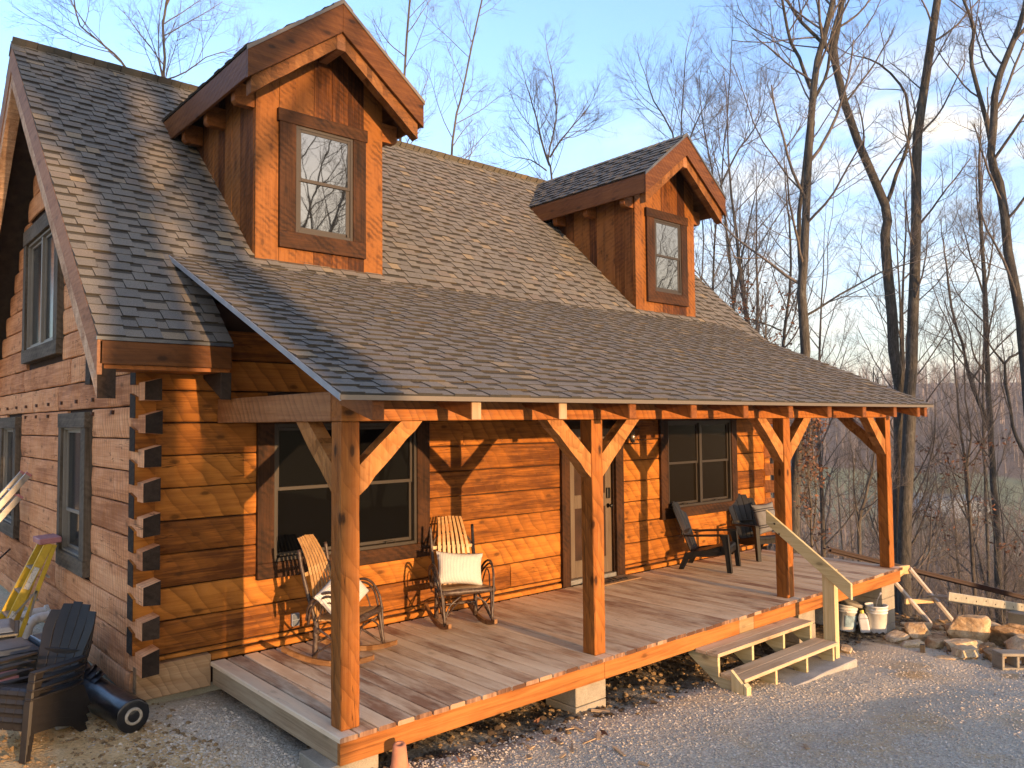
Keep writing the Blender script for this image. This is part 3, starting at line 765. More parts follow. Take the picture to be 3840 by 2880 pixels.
# ---- shingle roofs
def shingles(name, parent, O, u, v, rows, expo, urange, seed, extra_mat=None):
    """laid courses of laminated shingles; O eave corner, u along eave, v up the slope"""
    O = Vector(O); u = Vector(u).normalized(); v = Vector(v).normalized(); n = u.cross(v).normalized()
    if n.z < 0: n = -n
    rg = random.Random(seed); mb = MB()
    def Q(a, b, h): return O + u * a + v * b + n * h
    for j in range(rows):
        v0 = j * expo; v1 = v0 + expo + .006
        rr = urange(j)
        if rr is None: continue
        u0, u1 = rr
        if u1 - u0 < .03: continue
        hb, ht = .016, .003
        # under layer of the course, one quad per shingle strip so that tone varies
        a = u0; raised = rg.random() < .5
        off = rg.uniform(0, .2)
        while a < u1 - 1e-6:
            w = rg.uniform(.115, .225) if raised else rg.uniform(.09, .205)
            b = min(u1, a + w)
            if u1 - b < .05: b = u1
            wob = rg.uniform(-.003, .003)
            if raised:
                h0, h1 = hb + .006, ht + .004
                s = .008 if b - a > .06 else 0
                vs = [Q(a + rg.uniform(0, s), v0 + wob, h0), Q(b - rg.uniform(0, s), v0 + wob, h0), Q(b, v1, h1), Q(a, v1, h1),
                      Q(a, v0 + wob, -.004), Q(b, v0 + wob, -.004), Q(b, v1, -.004), Q(a, v1, -.004)]
                mb.add(vs, [(0, 1, 2, 3)], 0); mb.add(vs, [(4, 5, 1, 0), (5, 6, 2, 1), (7, 4, 0, 3)], 1)  # edge faces coloured dark: cut asphalt plus painted shade under each course
            else:
                vs = [Q(a, v0, hb - .003), Q(b, v0, hb - .003), Q(b, v1, ht - .002), Q(a, v1, ht - .002), Q(a, v0, -.004), Q(b, v0, -.004)]
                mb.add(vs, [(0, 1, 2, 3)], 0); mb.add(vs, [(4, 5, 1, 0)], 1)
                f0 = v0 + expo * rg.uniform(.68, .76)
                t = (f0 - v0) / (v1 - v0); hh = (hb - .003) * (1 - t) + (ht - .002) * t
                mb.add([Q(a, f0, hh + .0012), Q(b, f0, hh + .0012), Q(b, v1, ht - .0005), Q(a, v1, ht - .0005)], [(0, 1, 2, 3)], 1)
            a = b; raised = (not raised) if rg.random() < .86 else raised
    o = mb.build(name, [M['shingle'], M['shingle_dark']], parent, recalc=False)
    return o
EX = .142
XA, XB = -1.115, 10.30
sl = math.hypot(1, slope)
def main_range(j):
    y = 1.965 + j * EX / sl
    return (0.0, XB - XA)
# lower strip left of the porch roof, then the full upper slope
nlow = int(round((2.97 - 1.965) * sl / EX)); nall = int((6.237 - 1.965) * sl / EX) + 1
vm = (0, 1, slope)
eave_z = 3.86 + slope * (1.965 - 2.97)
dorm_c = (1.48, 7.82)
roof = shingles('roof', cabin, (XA, 1.965, eave_z), (1, 0, 0), vm, nall, EX, lambda j: (0, XB - XA) if j >= nlow - 1 else (0, 0 - XA), 11)
rlow = shingles('shingle_strip', roof, (9.2, 1.965, eave_z), (1, 0, 0), vm, nlow, EX, lambda j: (0, XB - 9.2), 12)
# back slope
shingles('back_slope', roof, (XB, 12.474 - 1.965, eave_z), (-1, 0, 0), (0, -1, slope), nall, EX * 1.0, lambda j: (0, XB - XA), 13)
# roof deck under the shingles
rd = MB()
nrm = Vector((0, -slope, 1)).normalized()
def slab(mb, x0, x1, y0, y1, zf, t0, t1):
    mb.prism([(y0, zf(y0) - t0), (y1, zf(y1) - t0), (y1, zf(y1) - t1), (y0, zf(y0) - t1)], lambda y, z, x: (x, y, z), x0, x1)
zf = lambda y: 3.86 + slope * (y - 2.97); zb = lambda y: 3.86 + slope * (12.474 - y - 2.97)
slab(rd, XA + .012, 0 - .012, 1.975, 2.97, zf, .008, .10); slab(rd, 9.21, XB - .012, 1.975, 2.97, zf, .008, .10)
slab(rd, XA + .012, XB - .012, 2.97, 6.237, zf, .008, .10); slab(rd, XA + .012, XB - .012, 6.237, 10.49, zb, .008, .10)
rd.build('roof_deck', M['underlay'], roof)
# ridge cap
rc = MB(); rg = random.Random(5); x = XA - .01
while x < XB:
    for sgn in (1, -1):
        ys = 6.237; zs = 6.93
        mb_ = [(x, ys, zs + .016), (x + .21, ys, zs + .004), (x + .21, ys + sgn * .13, zs - .118), (x, ys + sgn * .13, zs - .104),
               (x, ys, zs - .0), (x, ys + sgn * .13, zs - .122)]
        rc.add(mb_, [(0, 1, 2, 3), (0, 3, 5, 4)], 0)
    x += .145
rc.build('ridge_cap', M['shingle'], roof, recalc=False)
# metal edge, eave fascia, soffit frieze
me_ = MB(); me_.box(XA - .006, .004, 1.950, 1.972, eave_z - .030, eave_z - .002); me_.build('drip_edge', M['tote_lid'], roof)
for a0, a1 in ((XA + .02, -.006), (9.22, XB - .02)):
    fa = MB(); fa.box(a0, a1, 1.962, 2.0, 2.69, eave_z - .032); fa.build('fascia', M['barge'], roof, bevel=.004)
    fl = MB(); fl.box(a0 + .04, a1 - .01, 1.992, 2.42, 2.655, 2.689); fl.build('soffit_board', M['beam'], roof)
ck = MB()   # cheek closing the roof end beside the porch roof
ck.prism([(2.0, 2.70), (2.44, 2.70), (2.44, zf(2.44) - .1), (2.0, zf(2.0) - .1)], lambda y, z, x: (x, y, z), -.03, -.012)
ck.build('cheek_board', M['barge_y'], roof)
# rake boards and fly rafters
for X0, s in ((XA, 1), (XB, -1)):
    for f_, ya, yb in ((zf, 1.962, 6.237), (zb, 10.512, 6.237)):
        b_ = MB()
        x0, x1 = sorted((X0, X0 + s * .040))
        b_.prism([(ya, f_(ya) - .012), (yb, f_(yb) - .012), (yb, f_(yb) - .34), (ya, f_(ya) - .315)], lambda y, z, x: (x, y, z), x0, x1)
        b_.build('barge_board', M['rake'], roof, bevel=.004)
        r_ = MB(); n_ = 40
        x0, x1 = sorted((X0 + s * .012, X0 + s * .15))
        yo = 2.0 if ya < 6 else 10.47
        lo = []; up_ = []
        for i in range(n_):
            t = i / (n_ - 1); y = yo + (yb - yo) * t
            lo.append((y, f_(y) - .53 + .022 * mnoise.noise((y * 3.1, X0, 2))))
            up_.append((y, f_(y) - .345))
        if ya < 6: lo[0] = (yo, 2.41); up_[0] = (yo, 2.62)
        for i in range(n_ - 1):
            r_.prism([lo[i], lo[i + 1], up_[i + 1], up_[i]], lambda y, z, x: (x, y, z), x0, x1)
        r_.build('fly_rafter', M['rake_hewn'], roof)
        e_ = MB(); e_.box(x0 + .0, x1 + .002, yo - .006 if ya < 6 else yo, yo if ya < 6 else yo + .006, 2.41, 2.69); e_.build('rafter_end', M['log_end'], roof)
for xr in (-.09, 9.30):
    e_ = MB(); e_.prism([(2.0, 2.41), (2.0, 2.655), (2.44, 2.655), (2.44, 2.62)], lambda y, z, x: (x, y, z), xr, xr + .095); e_.build('rafter_tail', M['log_end'], roof, bevel=.004)
# gable soffit purlins
for y, z in ((6.237, 6.45),):
    p_ = MB(); p_.box(XA + .15, XL + .1, y - .09, y + .09, z - .14, z + .14); p_.build('purlin', M['beam'], roof, bevel=.006)

# ---- porch roof
mp = .434; ey = -.443; ez = 2.376
zp = lambda y: ez + mp * (y - ey)
psl = math.hypot(1, mp)
PXA, PXB = -.247, L + .247
np_ = int((2.97 - ey) * psl / EX) + 1
proof = shingles('porch_roof', cabin, (PXA, ey, ez), (1, 0, 0), (0, 1, mp), np_, EX, lambda j: (0, PXB - PXA), 21)
pd = MB(); slab(pd, PXA + .01, PXB - .01, ey + .02, 2.95, zp, .008, .030); pd.build('roof_deck', M['rafter'], proof)
de = MB(); de.box(PXA - .004, PXB + .004, ey - .008, ey + .016, ez - .034, ez - .001)
de.build('drip_edge', M['drip'], proof)
for x0 in (PXA - .006, PXB - .006):
    dr = MB(); dr.prism([(ey, zp(ey) - .040), (2.97, zp(2.97) - .040), (2.97, zp(2.97) + .006), (ey, zp(ey) + .006)], lambda y, z, x: (x, y, z), x0, x0 + .012)
    dr.build('rake_edge', M['grey_band'], proof)
XT = [.028, .885, 1.806, 2.70, 3.63, 4.55, 5.475, 6.39, 7.32, 8.245, 9.03]
for i, x in enumerate(XT):
    r_ = MB()
    yf = -.38
    r_.prism([(yf, 2.205), (yf, zp(yf) - .034), (2.42, zp(2.42) - .034), (2.42, zp(2.42) - .20), (.17, zp(.17) - .22), (.05, 2.32)], lambda y, z, xx: (xx, y, z), x, x + .093)
    rt_o = r_.build('rafter', M['rafter'], proof, bevel=.003)
    c_ = MB(); c_.box(x + .002, x + .091, yf - .005, yf - .001, 2.208, zp(yf) - .036)
    c_.build('rafter_end', M['rafter_pale'] if i in (1, 2) else M['rafter'], rt_o)
r_ = MB(); r_.prism([(-.38, 2.205), (-.38, zp(-.38) - .034), (2.42, zp(2.42) - .034), (2.42, zp(2.42) - .20), (-.02, 2.345)], lambda y, z, xx: (xx, y, z), PXB - .15, PXB - .055); r_.build('rafter', M['rafter'], proof, bevel=.003)

# ---- posts, braces, beams
def rough_box(mb, x0, x1, y0, y1, z0, z1, seed, amp=.005, nz=14, axis='z'):
    """timber with wavering hewn faces along its length"""
    o = len(mb.v); n = nz
    for i in range(n):
        t = i / (n - 1)
        for q, (a, b) in enumerate(((0, 0), (1, 0), (1, 1), (0, 1))):
            j1 = amp * mnoise.noise((t * nz * .55 + seed, q * 3.1, seed * 2.0)); j2 = amp * mnoise.noise((t * nz * .55 + seed, q * 3.1 + 9, seed * 2.0))
            if axis == 'z': mb.v.append((x0 + (x1 - x0) * a + j1, y0 + (y1 - y0) * b + j2, z0 + (z1 - z0) * t))
            elif axis == 'x': mb.v.append((x0 + (x1 - x0) * t, y0 + (y1 - y0) * a + j1, z0 + (z1 - z0) * b + j2))
            else: mb.v.append((x0 + (x1 - x0) * a + j1, y0 + (y1 - y0) * t, z0 + (z1 - z0) * b + j2))
    for i in range(n - 1):
        for q in range(4):
            r = (q + 1) % 4
            mb.f.append((o+i*4+q, o+i*4+r, o+(i+1)*4+r, o+(i+1)*4+q)); mb.mi.append(0)
    mb.f.append((o, o+3, o+2, o+1)); mb.mi.append(0)
    e = o + (n - 1) * 4; mb.f.append((e, e+1, e+2, e+3)); mb.mi.append(0)
PX = (.045, 2.688, 6.150, 9.030)
for i, x in enumerate(PX):
    p_ = MB(); rough_box(p_, x, x + .153, .070, .223, 0.001, 2.2, i * 3.3 + 1)
    post = p_.build('post', M['post'], cabin, bevel=.007)
    def brace(sx):
        b_ = MB(); xa = x + .153 if sx > 0 else x
        n = 9
        pts = []
        for k in range(n):
            t = k / (n - 1)
            jl = .010 * mnoise.noise((t * 5, i * 2.2 + sx, 4)); ju = .008 * mnoise.noise((t * 5, i * 2.2 + sx, 9))
            pts.append(((xa + sx * (.565 * t + jl), 1.655 + .545 * t - jl), (xa + sx * (.0 + .37 * t + ju * t), 1.875 + .325 * t)))
        for k in range(n - 1):
            (l0, u0), (l1, u1) = pts[k], pts[k + 1]
            b_.prism([l0, l1, u1, u0], lambda a, z, y: (a, y, z), .084, .205)
        b_.build('brace', M['brace'], post)
    if i < 3: brace(1)
    if i > 0: brace(-1)
    if i in (0, 3):     # brace back along the end beam
        b_ = MB(); n = 9; pts = []
        for k in range(n):
            t = k / (n - 1); jl = .010 * mnoise.noise((t * 5, i + 7.7, 4))
            pts.append(((.223 + .60 * t + jl, 1.655 + .545 * t - jl), (.223 + .40 * t, 1.875 + .325 * t)))
        for k in range(n - 1):
            (l0, u0), (l1, u1) = pts[k], pts[k + 1]
            b_.prism([l0, l1, u1, u0], lambda y, z, xx: (xx, y, z), x + .016, x + .137)
        b_.build('brace', M['brace'], post)
bm_ = MB(); rough_box(bm_, .045, 2.76, .066, .222, 2.203, 2.40, 31, .004, 24, 'x'); bm_.build('beam', M['beam'], cabin, bevel=.006)
bm_ = MB(); rough_box(bm_, 2.768, 6.22, .066, .222, 2.203, 2.40, 32, .004, 24, 'x'); bm_.build('beam', M['beam'], cabin, bevel=.006)
bm_ = MB(); rough_box(bm_, 6.228, 9.183, .066, .222, 2.203, 2.40, 33, .004, 24, 'x'); bm_.build('beam', M['beam'], cabin, bevel=.006)
for x in (.040, 9.033):
    bm_ = MB(); rough_box(bm_, x, x + .153, .226, 2.42, 2.203, 2.425, 35 + x, .004, 16, 'y'); bm_.build('beam', M['beam_y'], cabin, bevel=.006)

# ---- deck
dk_ = MB(); rg = random.Random(9); x = -.028
nb = 58; pitch = (L + .056) / nb
for i in range(nb):
    a = x + i * pitch; g = .0085
    yf = -.030 + rg.uniform(-.006, .006); dz = rg.uniform(-.0015, .0015)
    cup = rg.uniform(-.001, .002)
    vs = []
    for y in (yf, W - .06):
        vs += [(a + g, y, -.036), (a + pitch - g, y, -.036), (a + pitch - g, y, dz - .007), (a + pitch - g - .009, y, dz), (a + pitch / 2, y, dz - cup), (a + g + .009, y, dz), (a + g, y, dz - .007)]
    n = 7
    dk_.add(vs, [(0,1,2,3,4,5,6), (13,12,11,10,9,8,7)], 1)
    dk_.add(vs, [(k, k + n, (k + 1) % n + n, (k + 1) % n) for k in range(n)], 0)
M['deck_end'] = wood('deck_board_end', (.09, .045, .028), (.21, .115, .070), (.36, .235, .15), 'z', 0, 0, var=.8, blotch=.8, rough=.8)
deck = dk_.build('deck', [M['deck'], M['deck_end']], cabin)
for a0, a1 in ((0.0, 2.742), (2.746, 4.975), (5.275, 6.212), (6.216, L)):
    rm = MB(); rm.box(a0, a1, 0.0, .042, -.205, -.038); rm.build('rim_board', M['rim'], deck, bevel=.003)
rm = MB(); rm.box(4.979, 5.271, .0015, .042, -.205, -.038); rm.build('rim_board', M['patch'], deck, bevel=.002)
for a0, a1 in ((0.001, .042), (L - .042, L - .001)):
    rm = MB(); rm.box(a0, a1, .044, W - .06, -.205, -.038); rm.build('rim_board', M['rim_y'], deck, bevel=.003)
for k in range(1, 15):
    js_ = MB(); js_.box(k * .61, k * .61 + .04, .05, W - .08, -.20, -.04); js_.build('joist', M['rim_y'], deck)

# ---- dormers
DS = .785
for ci, cx in enumerate(dorm_c):
    YF = 3.09; YB = 2.62; PK = 6.885
    zd = lambda x: PK - DS * abs(x - cx)
    ymain = lambda z: 2.97 + (z - 3.86) / slope
    hw = .80; hr = 1.085
    d_ = MB(); rg = random.Random(40 + ci)
    edges = [-hw, -hw + .27, -.33, -.11, .12, .33, hw - .26, hw]
    for e0, e1 in zip(edges[:-1], edges[1:]):
        a0, a1 = cx + e0 + .0015, cx + e1 - .0015
        j = rg.uniform(0, .006)
        poly = [(a0, 3.975), (a1, 3.975), (a1, zd(a1) - .10)] + ([(cx, zd(cx) - .10)] if a0 < cx < a1 else []) + [(a0, zd(a0) - .10)]
        d_.prism(poly, lambda xx, z, y: (xx, y, z), YF - j, YF + .04, 0)
    dorm = d_.build('dormer', M['vboard'], cabin, bevel=.002)
    dorm['label'] = 'nearer left dormer' if ci == 0 else 'farther right dormer'
    for s in (-1, 1):
        c_ = MB()
        xs = sorted((cx + s * hw, cx + s * (hw - .03)))
        y = YF + .042
        while y < 5.2:
            w = rg.uniform(.15, .24); y2 = y + w - .003
            zt = zd(cx + s * hw) - .12
            zb0, zb1 = zf(y) - .01, zf(y2) - .01
            if zb0 < zt:
                jj = rg.uniform(0, .004) * s
                if zb1 < zt: poly = [(y, zb0), (y2, zb1), (y2, zt), (y, zt)]
                else: poly = [(y, zb0), (ymain(zt + .01), zt), (y, zt)]
                c_.prism(poly, lambda yy, z, xx: (xx, yy, z), xs[0] + jj, xs[1] + jj)
            y += w
        c_.build('cheek_wall', M['vboard_cheek'], dorm)
    # window
    Td = lambda a, z, d: (a, YF - .006 - d, z)
    w = MB(); ta0, ta1, tz0, tz1 = cx - .54, cx + .545, 4.13, 5.675
    fa0, fa1, fz0, fz1 = cx - .345, cx + .375, 4.315, 5.53
    w = MB()
    def bx(mb, a0, a1, z0, z1, d0, d1, mi=0): mb.prism([(a0, z0), (a1, z0), (a1, z1), (a0, z1)], Td, d0, d1, mi)
    for a0, a1, z0, z1, dd, mm in ((ta0, fa0, fz0, fz1, .04, 'trim_z'), (fa1, ta1, fz0, fz1, .04, 'trim_z'), (ta0 - .02, ta1 + .02, fz1, tz1, .048, 'trim'), (ta0, ta1, tz0, fz0, .044, 'trim')):
        w = MB(); bx(w, a0, a1, z0, z1, -.002, dd); w.build('window_trim', M[mm], dorm, bevel=.003)
    w = MB(); e = .035; zr = 4.925
    bx(w, fa0, fa0 + e, fz0, fz1, 0, .028); bx(w, fa1 - e, fa1, fz0, fz1, 0, .028); bx(w, fa0 + e, fa1 - e, fz1 - e, fz1, 0, .028); bx(w, fa0 + e, fa1 - e, fz0, fz0 + e, 0, .030)
    t_ = .032
    for (q0, q1, d0, d1) in ((fz0 + e, zr + .02, .004, .013), (zr - .02, fz1 - e, .012, .022)):
        bx(w, fa0 + e, fa0 + e + t_, q0, q1, d0, d1); bx(w, fa1 - e - t_ * (1.6 if q0 < 4.5 else 1), fa1 - e, q0, q1, d0, d1)
        bx(w, fa0 + e + t_, fa1 - e - t_, q0, q0 + t_ * 1.2, d0, d1); bx(w, fa0 + e + t_, fa1 - e - t_, q1 - t_, q1, d0, d1)
    w.build('window_frame', M['frame'], dorm, bevel=.002)
    for q0, q1, d0 in ((fz0 + e + .01, zr, .005), (zr + .001, fz1 - e - .01, .013)):
        w = MB(); bx(w, fa0 + e + t_ - .004, fa1 - e - t_ + .004, q0, q1, d0, d0 + .003); w.build('pane', M['pane_dormer'], dorm)
    # roof slopes
    for s in (-1, 1):
        xe = cx + s * hr; zee = PK - DS * hr + .012
        dl_ = math.hypot(hr, hr * DS); rows = int(dl_ / EX) + 1; ev = dl_ / rows
        vv = Vector((-s * hr, 0, hr * DS)).normalized()
        def ur(j, vv=vv, zee=zee):
            z = zee + vv.z * (j + 1) * ev
            return (0, max(.05, ymain(z) - YB + .10))
        if s < 0: shingles('dormer_roof', dorm, (xe, YB, zee), (0, 1, 0), vv, rows, ev, ur, 60 + ci * 2)
        else: shingles('dormer_roof', dorm, (xe, YB, zee), (0, 1, 0), vv, rows, ev, ur, 61 + ci * 2)
    rd_ = MB()
    for s in (-1, 1):
        x0 = cx + s * (hr - .012)
        yb_e, yb_p = ymain(zd(x0)) + .05, ymain(PK) + .0
        o = [(x0, YB + .02, zd(x0) - .006), (cx, YB + .02, PK - .006), (cx, yb_p, PK - .006), (x0, yb_e, zd(x0) - .006)]
        rd_.add(o + [(a, b, c - .05) for a, b, c in o], [(0,1,2,3), (7,6,5,4), (0,4,5,1), (1,5,6,2), (2,6,7,3), (3,7,4,0)])
    rd_.build('roof_deck', M['barge_y'], dorm)
    # ridge cap
    rc = MB(); y = YB - .01
    while y < 6.2:
        for s in (-1, 1):
            rc.add([(cx, y, PK + .030), (cx, y + .2, PK + .020), (cx + s * .12, y + .2, PK + .020 - .12 * DS + .004), (cx + s * .12, y, PK + .030 - .12 * DS + .004), (cx, y, PK + .014), (cx + s * .12, y, PK + .012 - .12 * DS)],
                   [(0, 1, 2, 3), (0, 3, 5, 4)])
        y += .145
    rc.build('ridge_cap', M['shingle'], dorm, recalc=False)
    # barge boards, metal edge
    for s in (-1, 1):
        b_ = MB(); xe = cx + s * hr
        b_.prism([(xe, zd(xe) - .315), (xe, zd(xe) - .008), (cx + s * .001, PK - .008), (cx + s * .001, PK - .345)], lambda xx, z, y: (xx, y, z), YB, YB + .04)
        b_.build('barge_board', M['barge'], dorm, bevel=.003)
        b_ = MB(); b_.prism([(xe + s * .012, zd(xe) - .035), (xe + s * .012, zd(xe) + .012), (cx, PK + .016), (cx, PK - .022)], lambda xx, z, y: (xx, y, z), YB - .012, YB - .001)
        b_.build('drip_edge', M['drip'] if ci == 0 else M['tote_lid'], dorm)
        # eave fascia back to the main roof
        b_ = MB(); y1 = ymain(zd(xe) - .01); y2 = ymain(zd(xe) - .30)
        xs = sorted((xe, xe - s * .035))
        b_.prism([(YB + .041, zd(xe) - .30), (YB + .041, zd(xe) - .012), (y1, zd(xe) - .012), (y2, zd(xe) - .30)], lambda y, z, xx: (xx, y, z), xs[0], xs[1])
        b_.build('eave_fascia', M['barge_y'], dorm, bevel=.003)
        # fly rafter under the barge
        b_ = MB(); n = 14
        x0, x1 = cx + s * .055, cx + s * 1.03
        for k in range(n):
            ta, tb = k / n, (k + 1) / n
            xa, xb = x0 + (x1 - x0) * ta, x0 + (x1 - x0) * tb
            ja, jb = .008 * mnoise.noise((ta * 6, ci * 3 + s, 1)), .008 * mnoise.noise((tb * 6, ci * 3 + s, 1))
            b_.prism([(xa, zd(xa) - .49 + ja), (xb, zd(xb) - .49 + jb), (xb, zd(xb) - .06), (xa, zd(xa) - .06)], lambda xx, z, y: (xx, y, z), YB + .050, YB + .17)
        b_.build('fly_rafter', M['fly'], dorm, bevel=.0)
        # purlin ends under the eaves
        for yk in (3.16, 3.97, 4.70):
            if zf(yk) > 5.68: continue
            b_ = MB(); xa, xb = cx + s * hw, cx + s * (hr - .06)
            zz = 5.625
            b_.prism([(xa, zz), (xb - s * .035, zz), (xb, zz + .035), (xb, zz + .23), (xa, zz + .23)], lambda xx, z, y: (xx, y, z), yk - .05, yk + .05)
            b_.build('rafter_tail', M['rafter'], dorm, bevel=.004)
    b_ = MB(); b_.box(cx - .054, cx + .054, YB + .04, YF - .002, 6.345, 6.60); b_.build('ridge_beam', M['beam_y'], dorm, bevel=.006)
    b_ = MB(); b_.box(cx - hw - .01, cx + hw + .01, YF - .03, YF + .02, 3.935, 3.972); b_.build('flashing', M['underlay'], dorm)

# ------------------------------------------------------------------ concrete piers, steps
def pier(x0, x1, y0, y1, ztop, label, hs=.19):
    zb_ = ground_z((x0 + x1) / 2, y0) - .06
    t = thing('block_pier', label, 'pier', ((x0 + x1) / 2, (y0 + y1) / 2, zb_), group='concrete block piers under the porch', world=True)
    z = ztop; rg = random.Random(int(x0 * 100) + 5)
    while z > zb_:
        j = rg.uniform(-.008, .008); zl = max(z - hs + .004, zb_)
        for a, b in ((x0 + j, (x0 + x1) / 2 - .003 + j), ((x0 + x1) / 2 + .003 + j, x1 + j)) if x1 - x0 > .6 else ((x0 + j, x1 + j),):
            q = MB(); q.box(a, b, y0 + j, y1, zl, z); q.build('block', M['block'], t, bevel=.006)
        z -= hs
    return t
pier(-.10, .33, .030, .43, -.207, 'concrete block pier under the near left corner of the deck')
pier(2.388, 2.79, .030, .43, -.207, 'low concrete block pier under the deck edge below the second post')
pier(6.36, 6.76, .050, .45, -.207, 'concrete block pier in the dark under the deck right behind the steps')
pier(8.645, 9.05, .030, .43, -.207, 'tall concrete block pier at the far right deck corner beside the buckets')

steps = thing('porch_steps', 'pale new timber porch steps with two treads, open risers and one handrail', 'steps', (5.15, -.25, -.6), world=True)
for i, (z, ya, yb) in enumerate(((-.195, -.285, -.004), (-.395, -.560, -.275))):
    xa, xb = (4.14, 6.08) if i == 0 else (4.185, 6.13)
    for q0, q1 in ((ya, (ya + yb) / 2 - .003), ((ya + yb) / 2 + .003, yb)):
        t_ = MB(); t_.box(xa + .0, xb, q0, q1, z - .038, z); t_.build('tread', M['tread'], steps, bevel=.004)
for i, x in enumerate((4.165, 4.80, 5.44, 6.045)):
    s_ = MB()
    s_.prism([(.10, -.210), (.0, -.235), (-.262, -.235), (-.262, -.434), (-.535, -.434), (-.535, -.60), (-.42, -.62), (.10, -.28)], lambda y, z, xx: (xx, y, z), x, x + .038)
    s_.build('stringer', M['lumber'], steps, bevel=.002)
s_ = MB(); s_.prism([(-.44, -.66), (-.575, -.66), (-.575, -.435), (-.44, -.315)], lambda y, z, xx: (xx, y, z), 4.122, 4.162); s_.prism([(-.579, -.66), (-.62, -.66), (-.62, -.45), (-.579, -.42)], lambda y, z, xx: (xx, y, z), 4.122, 4.20)
s_.build('corner_block', M['lumber_z'], steps, bevel=.003)
s_ = MB(); s_.box(6.172, 6.262, -.51, -.36, -.665, .42); s_.build('rail_post', M['lumber_z'], steps, bevel=.004)
s_ = MB(); s_.prism([(.32, .89), (.32, 1.06), (-.74, .30), (-.74, .115)], lambda y, z, xx: (xx, y, z), 6.108, 6.148)
hr_ = s_.build('handrail', M['lumber'], steps, bevel=.004)
s_ = MB()
for (yy, zz) in ((.20, .90), (.14, .78)):
    s_.lathe([(.014, 0), (.014, .006), (0, .008)], 8, (6.108, yy, zz), Matrix.Rotation(R(-90), 3, 'Y'))
s_.build('bolt', M['trim_grey'], hr_)
pad = MB()
def padf(mb):
    n = 16; top = []; bot = []
    for i in range(n):
        x = 4.24 + (6.36 - 4.24) * i / (n - 1)
        top.append((x, -.67 + .025 * mnoise.noise((x * 2.2, 1, 1))))
    poly = top + [(6.36, -.02), (4.24, -.02)]
    mb.prism(poly, lambda a, b, z: (a, b, z), -.72, -.605)
padf(pad)
tag(pad.build('concrete_pad', M['pad'], bevel=.01), 'rough grey concrete pad cast in the gravel below the porch steps', 'pad')

